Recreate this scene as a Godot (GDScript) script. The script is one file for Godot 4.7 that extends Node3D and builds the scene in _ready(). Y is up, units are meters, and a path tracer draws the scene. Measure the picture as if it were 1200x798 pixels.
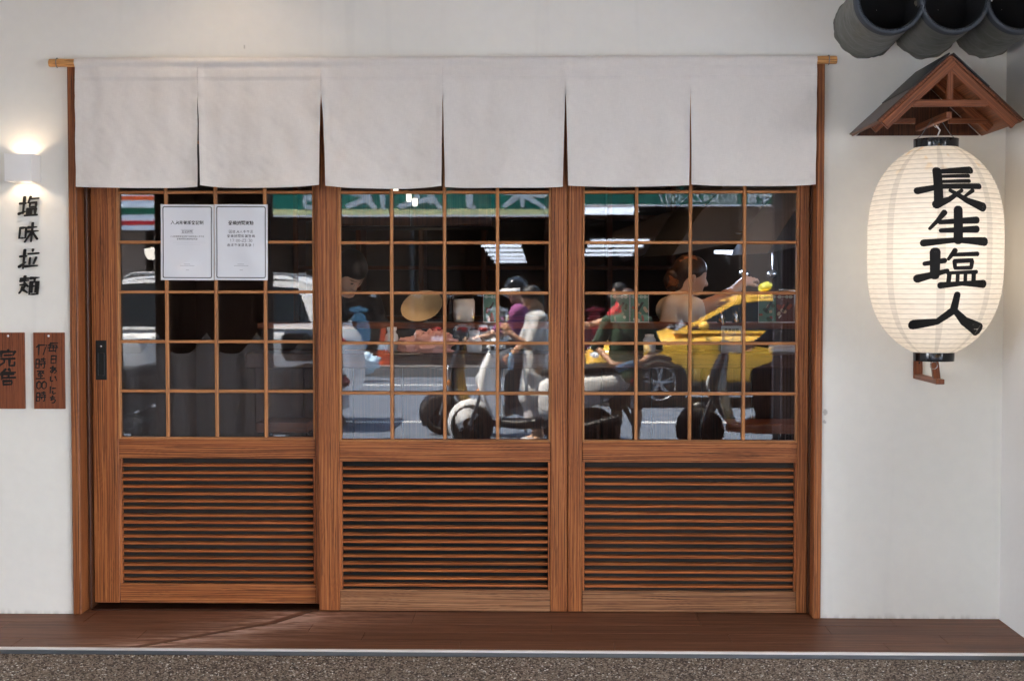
extends Node3D
# A ramen shop front under a street arcade. Metres, y up; the shop wall is the plane z = 0, the street lies towards +z.

const EYE := Vector3(0.0, 1.377, 5.87)
var M := {}
var used := {}
var rng := RandomNumberGenerator.new()

# ---------------------------------------------------------------- geometry
class Geo:
	var v := PackedVector3Array()
	var n := PackedVector3Array()
	var t := PackedVector2Array()
	var c := PackedColorArray()
	var tint := Color(1, 1, 1)
	func tri(a: Vector3, b: Vector3, d: Vector3, na: Vector3, nb: Vector3, nd: Vector3, ua := Vector2.ZERO, ub := Vector2.ZERO, ud := Vector2.ZERO):
		if (b - a).cross(d - a).dot(na + nb + nd) > 0.0:
			v.append_array([a, d, b]); n.append_array([na, nd, nb]); t.append_array([ua, ud, ub])
		else:
			v.append_array([a, b, d]); n.append_array([na, nb, nd]); t.append_array([ua, ub, ud])
		c.append_array([tint, tint, tint])
	func flat(a: Vector3, b: Vector3, d: Vector3, out: Vector3, ua := Vector2.ZERO, ub := Vector2.ZERO, ud := Vector2.ZERO):
		var q := (b - a).cross(d - a).normalized()
		if q.dot(out) < 0.0:
			q = -q
		tri(a, b, d, q, q, q, ua, ub, ud)
	func quad(a: Vector3, b: Vector3, d: Vector3, e: Vector3, out: Vector3, ua := Vector2.ZERO, ub := Vector2.ZERO, ud := Vector2.ZERO, ue := Vector2.ZERO):
		flat(a, b, d, out, ua, ub, ud)
		flat(a, d, e, out, ua, ud, ue)
	# a box with chamfered edges; the texture's v runs along the axis grain, u across it
	func box(at: Vector3, size: Vector3, bev := 0.0, grain := 1, shift := Vector2.ZERO):
		var h := size * 0.5
		bev = minf(bev, minf(h.x, minf(h.y, h.z)) * 0.9)
		var uv := func(p: Vector3, ax: int) -> Vector2:
			var q := p - at
			if ax == grain:
				return Vector2(q[(ax + 1) % 3], q[(ax + 2) % 3]) + shift
			var other := 3 - ax - grain
			return Vector2(q[other] + 0.37 * ax, q[grain]) + shift
		var pt := func(s: Vector3, ax: int) -> Vector3:
			var q := h - Vector3(bev, bev, bev)
			q[ax] = h[ax]
			return at + q * s
		for ax in 3:
			var b1 := (ax + 1) % 3
			var b2 := (ax + 2) % 3
			for sg in [-1.0, 1.0]:
				var p := []
				for k in [[-1.0, -1.0], [1.0, -1.0], [1.0, 1.0], [-1.0, 1.0]]:
					var s := Vector3.ZERO
					s[ax] = sg; s[b1] = k[0]; s[b2] = k[1]
					p.append(pt.call(s, ax))
				var o := Vector3.ZERO
				o[ax] = sg
				quad(p[0], p[1], p[2], p[3], o, uv.call(p[0], ax), uv.call(p[1], ax), uv.call(p[2], ax), uv.call(p[3], ax))
			if bev <= 0.0:
				continue
			for s1 in [-1.0, 1.0]:
				for s2 in [-1.0, 1.0]:
					var lo := Vector3.ZERO
					lo[ax] = -1.0; lo[b1] = s1; lo[b2] = s2
					var hi := lo
					hi[ax] = 1.0
					var o := Vector3.ZERO
					o[b1] = s1; o[b2] = s2
					var q := [pt.call(lo, b1), pt.call(hi, b1), pt.call(hi, b2), pt.call(lo, b2)]
					quad(q[0], q[1], q[2], q[3], o, uv.call(q[0], b1), uv.call(q[1], b1), uv.call(q[2], b1), uv.call(q[3], b1))
		if bev > 0.0:
			for sx in [-1.0, 1.0]:
				for sy in [-1.0, 1.0]:
					for sz in [-1.0, 1.0]:
						var s := Vector3(sx, sy, sz)
						flat(pt.call(s, 0), pt.call(s, 1), pt.call(s, 2), s)
	# smooth sheet through rows of points; closed: each row is a ring; solid: normals turned away from the rows' middles
	func grid(rows: Array, closed := false, caps := false, out := Vector3.ZERO, uvs := []):
		var r := rows.size()
		var m: int = rows[0].size()
		var mids := []
		for row in rows:
			var s := Vector3.ZERO
			for p in row:
				s += p
			mids.append(s / m)
		var nn := []
		for i in r:
			var line := PackedVector3Array()
			for j in m:
				var i0 := maxi(i - 1, 0)
				var i1 := mini(i + 1, r - 1)
				var j0 := (j - 1 + m) % m if closed else maxi(j - 1, 0)
				var j1 := (j + 1) % m if closed else mini(j + 1, m - 1)
				var q: Vector3 = (rows[i1][j] - rows[i0][j]).cross(rows[i][j1] - rows[i][j0])
				if q.length_squared() < 1e-16:
					var k := mini(i + 2, r - 1) if i < r / 2 else maxi(i - 2, 0)
					q = mids[i] - mids[k] if caps or closed else Vector3.UP
					if q.length_squared() < 1e-16:
						q = Vector3.UP
				q = q.normalized()
				var o: Vector3 = out if out != Vector3.ZERO else rows[i][j] - mids[i]
				if q.dot(o) < 0.0:
					q = -q
				line.append(q)
			nn.append(line)
		var e := m if closed else m - 1
		for i in r - 1:
			for j in e:
				var k := (j + 1) % m
				var u := [Vector2.ZERO, Vector2.ZERO, Vector2.ZERO, Vector2.ZERO]
				if uvs.size():
					u = [uvs[i][j], uvs[i][j + 1], uvs[i + 1][j + 1], uvs[i + 1][j]]
				tri(rows[i][j], rows[i][k], rows[i + 1][k], nn[i][j], nn[i][k], nn[i + 1][k], u[0], u[1], u[2])
				tri(rows[i][j], rows[i + 1][k], rows[i + 1][j], nn[i][j], nn[i + 1][k], nn[i + 1][j], u[0], u[2], u[3])
		if caps:
			for i in [0, r - 1]:
				var o: Vector3 = mids[0] - mids[1] if i == 0 else mids[r - 1] - mids[r - 2]
				for j in m:
					if (rows[i][j] - mids[i]).length_squared() > 1e-12:
						flat(mids[i], rows[i][j], rows[i][(j + 1) % m], o)
	func tube(path: Array, radius, sides := 10, caps := true):
		var rows := []
		var side := Vector3.ZERO
		for i in path.size():
			var d: Vector3 = (path[mini(i + 1, path.size() - 1)] - path[maxi(i - 1, 0)]).normalized()
			if side == Vector3.ZERO:
				side = d.cross(Vector3.UP if absf(d.y) < 0.9 else Vector3.RIGHT).normalized()
			side = (side - d * side.dot(d)).normalized()
			var up := d.cross(side)
			var rr: float = radius[i] if radius is Array else radius
			var row := PackedVector3Array()
			for k in sides:
				var a := TAU * k / sides
				row.append(path[i] + (side * cos(a) + up * sin(a)) * rr)
			rows.append(row)
		grid(rows, true, caps)
	# profile: pairs (radius, height) turned round the axis dir at the point at
	func lathe(at: Vector3, profile: Array, sides := 24, dir := Vector3.UP, caps := false):
		var s := dir.cross(Vector3.RIGHT if absf(dir.x) < 0.9 else Vector3.UP).normalized()
		var w := dir.cross(s).normalized()
		var rows := []
		for p in profile:
			var row := PackedVector3Array()
			for k in sides:
				var a := TAU * k / sides
				row.append(at + dir * p[1] + (s * cos(a) + w * sin(a)) * maxf(p[0], 1e-5))
			rows.append(row)
		grid(rows, true, caps)
	func ball(at: Vector3, r: Vector3, sides := 14, rings := 9, turn := Basis.IDENTITY):
		var rows := []
		for i in rings + 1:
			var f := PI * i / rings
			var row := PackedVector3Array()
			for k in sides:
				var a := TAU * k / sides
				row.append(at + turn * (Vector3(sin(f) * cos(a), -cos(f), sin(f) * sin(a)) * r))
			rows.append(row)
		grid(rows, true)
	# sections: [centre, half y, half z, power] along x (or any path): superellipse rings
	func loft(sections: Array, sides := 18, caps := true, turn := Basis.IDENTITY):
		var rows := []
		for s in sections:
			var row := PackedVector3Array()
			for k in sides:
				var a := TAU * k / sides
				var ca := cos(a)
				var sa := sin(a)
				var p: float = 2.0 / s[3]
				row.append(s[0] + turn * Vector3(0, signf(sa) * pow(absf(sa), p) * s[1], signf(ca) * pow(absf(ca), p) * s[2]))
			rows.append(row)
		grid(rows, true, caps)
	# polygon in the plane (ex, ey) through o, given thickness along ez
	func prism(poly: PackedVector2Array, o: Vector3, ex: Vector3, ey: Vector3, ez: Vector3):
		var idx := Geometry2D.triangulate_polygon(poly)
		for k in range(0, idx.size(), 3):
			var p := [poly[idx[k]], poly[idx[k + 1]], poly[idx[k + 2]]]
			flat(o + ex * p[0].x + ey * p[0].y, o + ex * p[1].x + ey * p[1].y, o + ex * p[2].x + ey * p[2].y, -ez, p[0], p[1], p[2])
			flat(o + ez + ex * p[0].x + ey * p[0].y, o + ez + ex * p[1].x + ey * p[1].y, o + ez + ex * p[2].x + ey * p[2].y, ez, p[0], p[1], p[2])
		var area := 0.0
		for k in poly.size():
			area += poly[k].cross(poly[(k + 1) % poly.size()])
		for k in poly.size():
			var a := poly[k]
			var b := poly[(k + 1) % poly.size()]
			var pa := o + ex * a.x + ey * a.y
			var pb := o + ex * b.x + ey * b.y
			quad(pa, pb, pb + ez, pa + ez, _side(a, b, area, ex, ey), a, b, b, a)
	func _side(a: Vector2, b: Vector2, area: float, ex: Vector3, ey: Vector3) -> Vector3:
		var d := Vector2((b - a).y, -(b - a).x) * signf(area)
		return ex * d.x + ey * d.y
	func mesh() -> ArrayMesh:
		var a := []
		a.resize(Mesh.ARRAY_MAX)
		a[Mesh.ARRAY_VERTEX] = v
		a[Mesh.ARRAY_NORMAL] = n
		a[Mesh.ARRAY_TEX_UV] = t
		a[Mesh.ARRAY_COLOR] = c
		var m := ArrayMesh.new()
		m.add_surface_from_arrays(Mesh.PRIMITIVE_TRIANGLES, a)
		return m

# ---------------------------------------------------------------- naming
func numbered(called: String) -> String:
	if not used.has(called):
		used[called] = 0
		return called
	used[called] += 1
	return "%s_%03d" % [called, used[called]]

func put(called: String, g, m: Material, parent: Node = self, at := Vector3.ZERO) -> MeshInstance3D:
	var o := MeshInstance3D.new()
	if parent == self:
		o.name = numbered(called)
	else:
		var k := 0
		for ch in parent.get_children():
			if ch.get_meta("base", "") == called:
				k += 1
		o.name = called if k == 0 else "%s_%03d" % [called, k]
		o.set_meta("base", called)
	o.mesh = g.mesh() if g is Geo else g
	o.material_override = m
	o.position = at
	parent.add_child(o, true)
	return o

func tag(o: Node, label := "", category := "", group := "", kind := ""):
	if label: o.set_meta("label", label)
	if category: o.set_meta("category", category)
	if group: o.set_meta("group", group)
	if kind: o.set_meta("kind", kind)
	return o

func thing(called: String, label: String, category: String, at := Vector3.ZERO, turn := 0.0, group := "") -> Node3D:
	var o := Node3D.new()
	o.name = numbered(called)
	add_child(o, true)
	o.position = at
	o.rotation.y = turn
	return tag(o, label, category, group)

func copy(src: Node3D, label: String, at: Vector3, turn := 0.0, group := "") -> Node3D:
	var o: Node3D = src.duplicate()
	o.name = numbered(String(src.name).rstrip("0123456789").trim_suffix("_"))
	add_child(o, true)
	o.position = at
	o.rotation.y = turn
	o.set_meta("label", label)
	if group: o.set_meta("group", group)
	return o

# ---------------------------------------------------------------- materials
func lin(r: float, g: float, b: float) -> Color:
	return Color(r / 255.0, g / 255.0, b / 255.0).srgb_to_linear()

func mat(called: String, col: Color, rough := 0.7, metal := 0.0) -> StandardMaterial3D:   # col is what the eye calls the colour (sRGB 0..255 / 255)
	var m := StandardMaterial3D.new()
	m.resource_name = called
	m.albedo_color = col
	m.roughness = rough
	m.metallic = metal
	M[called] = m
	return m

func rgb(r: float, g: float, b: float) -> Color:
	return Color(r / 255.0, g / 255.0, b / 255.0)

func noise(seed_: int, freq: float, octaves := 4, kind := FastNoiseLite.TYPE_SIMPLEX_SMOOTH) -> FastNoiseLite:
	var f := FastNoiseLite.new()
	f.seed = seed_
	f.noise_type = kind
	f.frequency = freq
	f.fractal_type = FastNoiseLite.FRACTAL_FBM
	f.fractal_octaves = octaves
	return f

func tex(w: int, h: int, fn: Callable) -> ImageTexture:
	var d := PackedByteArray()
	d.resize(w * h * 3)
	var i := 0
	for y in h:
		for x in w:
			var c: Color = fn.call(x, y)
			d[i] = clampi(int(c.r * 255.0), 0, 255); d[i + 1] = clampi(int(c.g * 255.0), 0, 255); d[i + 2] = clampi(int(c.b * 255.0), 0, 255)
			i += 3
	return ImageTexture.create_from_image(Image.create_from_data(w, h, false, Image.FORMAT_RGB8, d))

func ntex(f: FastNoiseLite, size: int, ramp = null, seamless := true) -> NoiseTexture2D:
	var t := NoiseTexture2D.new()
	t.width = size
	t.height = size
	t.seamless = seamless
	t.noise = f
	if ramp:
		var g := Gradient.new()
		g.offsets = PackedFloat32Array(ramp.map(func(p): return p[0]))
		g.colors = PackedColorArray(ramp.map(func(p): return p[1]))
		t.color_ramp = g
	return t

func tri(m: StandardMaterial3D, scale: Vector3, world := true):
	m.uv1_triplanar = true
	m.uv1_world_triplanar = world
	m.uv1_scale = scale
	return m

func wood(called: String, dark: Color, mid: Color, light: Color, seed_: int, rough := 0.5) -> StandardMaterial3D:
	# fine straight grain: u covers 0.2 m across, v 3.4 m along
	var a := noise(seed_, 1.0, 3)
	var b := noise(seed_ + 1, 1.0, 2)
	var e := noise(seed_ + 2, 1.0, 2)
	var img := tex(256, 768, func(x, y):
		var u: float = x / 256.0 * 0.2
		var w: float = y / 768.0 * 3.4
		var bow := b.get_noise_2d(u * 6.0, w * 1.3) * 0.006
		var s := a.get_noise_2d((u + bow) * 190.0, w * 0.8) * 0.62 + a.get_noise_2d((u + bow) * 640.0 + 50.0, w * 2.2) * 0.45
		var streak := smoothstep(0.34, 0.56, e.get_noise_2d((u + bow) * 330.0 + 9.0, w * 1.6))
		var k := clampf(0.47 + s * 0.78, 0.0, 1.0)
		var c: Color = dark.lerp(mid, k * 2.0) if k < 0.5 else mid.lerp(light, k * 2.0 - 1.0)
		return c.lerp(dark * Color(0.55, 0.5, 0.5), streak * 0.9))
	var m := mat(called, Color.WHITE, rough)
	m.albedo_texture = img
	m.uv1_scale = Vector3(1.0 / 0.2, 1.0 / 3.4, 1.0)
	m.vertex_color_use_as_albedo = true
	m.heightmap_enabled = true
	m.heightmap_texture = img
	m.heightmap_scale = 0.05
	m.metallic_specular = 0.4
	return m

func wbox(g: Geo, at: Vector3, size: Vector3, grain: int, bev := 0.002, tone := 1.0):
	var k := tone * rng.randf_range(0.88, 1.1)
	g.tint = Color(k * rng.randf_range(0.98, 1.03), k, k * rng.randf_range(0.95, 1.03))
	var half := size[grain] * 0.5 + 0.01
	g.box(at, size, bev, grain, Vector2(rng.randf() * 3.0, rng.randf_range(half, maxf(3.39 - half, half))))

func wpiece(called: String, at: Vector3, size: Vector3, grain: int, m: Material, parent: Node, bev := 0.002, tone := 1.0) -> MeshInstance3D:
	var g := Geo.new()
	wbox(g, Vector3.ZERO, size, grain, bev, tone)
	return put(called, g, m, parent, at)

func simple(called: String, at: Vector3, size: Vector3, m: Material, parent: Node, bev := 0.003) -> MeshInstance3D:
	var g := Geo.new()
	g.box(Vector3.ZERO, size, bev)
	return put(called, g, m, parent, at)

# ---------------------------------------------------------------- lettering: strokes on a ten by ten grid, two digits per point (x, y down)
const GLYPH := {
	"入": "522609 305299", "內": "1929929989 505428 5487", "用": "212619 21818979 2484 2686 5159", "餐": "2021412304 619164 6294 5316 5396 3575783835 3676 3849 5899",
	"採": "0333 202918 0735 9041 4253 6263 8273 4595 6469 6549 6599", "登": "114104 1223 5094 8163 3464 3666683836 4859 7869 1999", "記": "2131 0141 1232 1434 1636391916 51919454599997",
	"制": "1003 1151 0353 3039 1518 15555857 7176 909989", "營": "2124 1022 4032 6164 5062 8072 04059495 3565673735 2878791929", "業": "4043 6063 1022 8072 0393 2435 1595 0696 5459 5609 5699",
	"時": "0131390901 0535 5191 7073 4393 4595 848979 5657", "間": "0900404303 0242 5350909989 5292 3565683835 3767", "更": "0191 2383862623 2484 515619 3799",
	"動": "4001 0242 1343461613 1444 2128 0848 53938978 707459", "因": "0090990900 2474 525428 5478", "店": "5051 1191 111609 5255 5383 3585893935", "人": "505409 5499",
	"手": "7021 1383 0595 515949", "不": "0191 5106 5259 6396", "足": "2070732320 5358 5585 2528 2609 2799", "將": "3039 0004 0434 1419 6041 618245 4696 878979 5758",
	"調": "2131 0141 1232 1434 1636391916 414739 41919989 5383 6264 5585 5676785856", "整": "1131331311 2024 0141 6053 6292 8254 6294 1595 5559 5777 2729 0999",
	"為": "2031 7062 1292 4107 138385 258587 16969989 1718 3738 5758", "造": "1112 5033 4292 6064 3494 4585874745 0424 2417 072999", "成": "1292 121609 444837 506599 8349 7081",
	"便": "2005 1319 3191 4383864643 4585 616639 4799", "請": "2131 0141 1232 1434 1636391916 4191 5282 4393 6063 59558589 5787", "見": "2070762620 2272 2474 4609 66699997",
	"諒": "2131 0141 1232 1434 1636391916 6061 4292 5383855553 656959 5748 8698", "完": "5051 1114 1191 9183 3373 1595 353709 65699997", "售": "3003 1216 5061 1292 1383 1595 5255 2777792927",
	"毎": "3103 2191 2318 2383 8379 0595 1878 5357", "日": "2080892920 2484", "あ": "1282 4048 7338172574968869", "い": "11163746 718396", "に": "1018 4282 46485988", "ち": "1272 4025 2564866939",
	"至": "1181 5124 2483 7284 5459 2676 0999", "味": "0232370702 4282 3494 6069 6439 6498", "拉": "0333 2029 0836 6061 4292 5457 8477 3898", "麵": "0141 2023 0242 2404 2345 1526 3408 1648 5191 7173 5393995953 6368 8388 6575",
	"塩": "0333 2028 0837 5043 5191 5383855553 4649 4686 8689 5659 6669 3999", "電": "2080 0393 0305 9395 5055 3242 6272 2676787626 2777 5158596999", "話": "2131 0141 1232 1434 1636391916 9051 4393 7175 5585895955",
	"0": "5023275987835 0", "1": "3250 5059", "2": "224070827309 0999", "3": "20804475877929", "5": "80302364768829", "7": "208059", ":": "5253 5758", "-": "2575", "!": "5056 5859", ".": "5859",
	"(": "6043466 9", ")": "4063664 9", "4": "600797 6069", "9": "84344220608487 69", "一": "1595",
}

func strokes(ch: String) -> Array:
	var out := []
	if ch == "0":
		return [[Vector2(5, 0.3), Vector2(2.5, 2.5), Vector2(2.5, 7), Vector2(5, 9.2), Vector2(7.5, 7), Vector2(7.5, 2.5), Vector2(5, 0.3)]]
	if ch == "(" or ch == ")":
		var s := -1.0 if ch == "(" else 1.0
		return [[Vector2(5 - s, 0), Vector2(5 + s, 3), Vector2(5 + s, 6.5), Vector2(5 - s, 9.5)]]
	for w in String(GLYPH.get(ch, "")).split(" ", false):
		var line := []
		for k in range(0, w.length() - 1, 2):
			line.append(Vector2(int(w[k]), int(w[k + 1])))
		if line.size() > 1:
			out.append(line)
	return out

# brush strokes as slabs: each [points, widths]; wrapped through the callable (x, y, height) -> point
func brush(g: Geo, line: Array, widths: Array, thick: float, place: Callable, layer := 0.0, steps := 4):
	# resample
	var p := []
	var w := []
	for i in line.size() - 1:
		for k in steps:
			var f := float(k) / steps
			p.append(line[i].lerp(line[i + 1], f))
			w.append(lerpf(widths[i], widths[i + 1], f))
	p.append(line[-1]); w.append(widths[-1])
	var loop := PackedVector2Array()
	var left := []
	var right := []
	for i in p.size():
		var d: Vector2 = (p[mini(i + 1, p.size() - 1)] - p[maxi(i - 1, 0)]).normalized()
		var o = Vector2(-d.y, d.x) * w[i] * 0.5
		left.append(p[i] + o); right.append(p[i] - o)
	var cap0 := []
	var cap1 := []
	for k in range(1, 5):
		var a := PI * k / 5.0
		var d0: Vector2 = (p[1] - p[0]).normalized()
		var d1: Vector2 = (p[-1] - p[-2]).normalized()
		var n0 := Vector2(-d0.y, d0.x)
		var n1 := Vector2(-d1.y, d1.x)
		cap0.append(p[0] - n0 * cos(a) * w[0] * 0.5 - d0 * sin(a) * w[0] * 0.42)
		cap1.append(p[-1] + n1 * cos(a) * w[-1] * 0.5 + d1 * sin(a) * w[-1] * 0.42)
	var up := func(q: Vector2, h: float) -> Vector3: return place.call(q.x, q.y, h)
	var h := thick + layer
	var out: Vector3 = place.call(p[0].x, p[0].y, 1.0) - place.call(p[0].x, p[0].y, 0.0)
	for i in p.size() - 1:
		g.quad(up.call(left[i], h), up.call(left[i + 1], h), up.call(right[i + 1], h), up.call(right[i], h), out)
		g.quad(up.call(left[i], 0.0), up.call(left[i + 1], 0.0), up.call(left[i + 1], h), up.call(left[i], h), up.call(left[i], 0.0) - up.call(right[i], 0.0))
		g.quad(up.call(right[i], 0.0), up.call(right[i + 1], 0.0), up.call(right[i + 1], h), up.call(right[i], h), up.call(right[i], 0.0) - up.call(left[i], 0.0))
	for e in [[p[0], [right[0]] + cap0 + [left[0]]], [p[-1], [left[-1]] + cap1 + [right[-1]]]]:
		for k in e[1].size() - 1:
			g.flat(up.call(e[0], h), up.call(e[1][k], h), up.call(e[1][k + 1], h), out)
			g.quad(up.call(e[1][k], 0.0), up.call(e[1][k + 1], 0.0), up.call(e[1][k + 1], h), up.call(e[1][k], h), up.call(e[1][k], 0.0) - up.call(e[0], 0.0))

func glyph(ch: String, size: float, width: float, thick: float, lean := 0.0) -> Geo:   # centred, standing in the x-y plane, facing +z
	var g := Geo.new()
	var place := func(x: float, y: float, h: float) -> Vector3:
		return Vector3((x - 4.7 + (4.7 - y) * lean) * size / 9.4, (4.7 - y) * size / 9.4 + (x - 4.7) * size * lean * 0.06, h)
	var k := 0
	for line in strokes(ch):
		var ws := []
		for i in line.size():
			var f := float(i) / maxf(line.size() - 1, 1)
			ws.append(width / size * 9.4 * lerpf(1.15, 0.75, f) * (1.0 + 0.25 * sin(f * 9.0 + k)))
		brush(g, line, ws, thick, place, 0.00012 * k, 2)
		k += 1
	return g

# print: strokes drawn into an image
func ink(img: Image, a: Vector2, b: Vector2, r: float, col: Color):
	var lo := Vector2(minf(a.x, b.x), minf(a.y, b.y)) - Vector2(r + 1, r + 1)
	var hi := Vector2(maxf(a.x, b.x), maxf(a.y, b.y)) + Vector2(r + 1, r + 1)
	for y in range(maxi(0, int(lo.y)), mini(img.get_height() - 1, int(hi.y)) + 1):
		for x in range(maxi(0, int(lo.x)), mini(img.get_width() - 1, int(hi.x)) + 1):
			var q := Vector2(x + 0.5, y + 0.5)
			var d := (q - Geometry2D.get_closest_point_to_segment(q, a, b)).length()
			var k := clampf(r + 0.5 - d, 0.0, 1.0)
			if k > 0.0:
				img.set_pixel(x, y, img.get_pixel(x, y).lerp(col, k))

func ink_text(img: Image, s: String, at: Vector2, size: float, gap: float, r: float, col: Color):   # centred on at
	var w := s.length() * gap
	for i in s.length():
		for line in strokes(s[i]):
			for k in line.size() - 1:
				var o := at + Vector2(i * gap - w * 0.5 + (gap - size) * 0.5, 0)
				ink(img, o + line[k] * size / 9.4, o + line[k + 1] * size / 9.4, r, col)

func _ready():
	rng.seed = 7
	# camera: a 50 mm lens at f/4 on the far edge of the arcade
	var cam := Camera3D.new()
	cam.name = "camera"
	cam.keep_aspect = Camera3D.KEEP_HEIGHT
	var ca := CameraAttributesPhysical.new()
	ca.frustum_focal_length = 50.1
	ca.exposure_aperture = 5.0
	ca.frustum_focus_distance = 5.9
	cam.attributes = ca
	cam.fov = 26.93
	cam.near = 0.05
	cam.far = 400.0
	cam.position = EYE
	cam.rotation_degrees = Vector3(-2.2, 1.4, 0.0)
	add_child(cam)
	cam.current = true
	# sky, sun, exposure
	var env := Environment.new()
	env.background_mode = Environment.BG_SKY
	var sky := ProceduralSkyMaterial.new()
	sky.sky_top_color = Color(0.56, 0.66, 0.80)
	sky.sky_horizon_color = Color(0.92, 0.93, 0.94)
	sky.sky_curve = 0.25
	sky.ground_bottom_color = Color(0.25, 0.24, 0.23)
	sky.ground_horizon_color = Color(0.6, 0.62, 0.64)
	sky.sky_energy_multiplier = 1.35
	env.sky = Sky.new()
	env.sky.sky_material = sky
	env.tonemap_mode = Environment.TONE_MAPPER_LINEAR
	env.tonemap_exposure = 14.7
	env.sdfgi_enabled = true
	env.ssao_enabled = true
	env.ssil_enabled = true
	var we := WorldEnvironment.new()
	we.name = "world"
	we.environment = env
	add_child(we)
	var sun := DirectionalLight3D.new()
	sun.name = "sun"
	sun.light_energy = 1.6
	sun.light_color = Color(1.0, 0.955, 0.89)
	sun.light_angular_distance = 0.5
	sun.shadow_enabled = true
	sun.rotation_degrees = Vector3(-63.0, -95.5, 0.0)   # high, from along the street
	add_child(sun)
	materials()
	setting()
	shop_front()
	inside()
	street()
	people()

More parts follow.
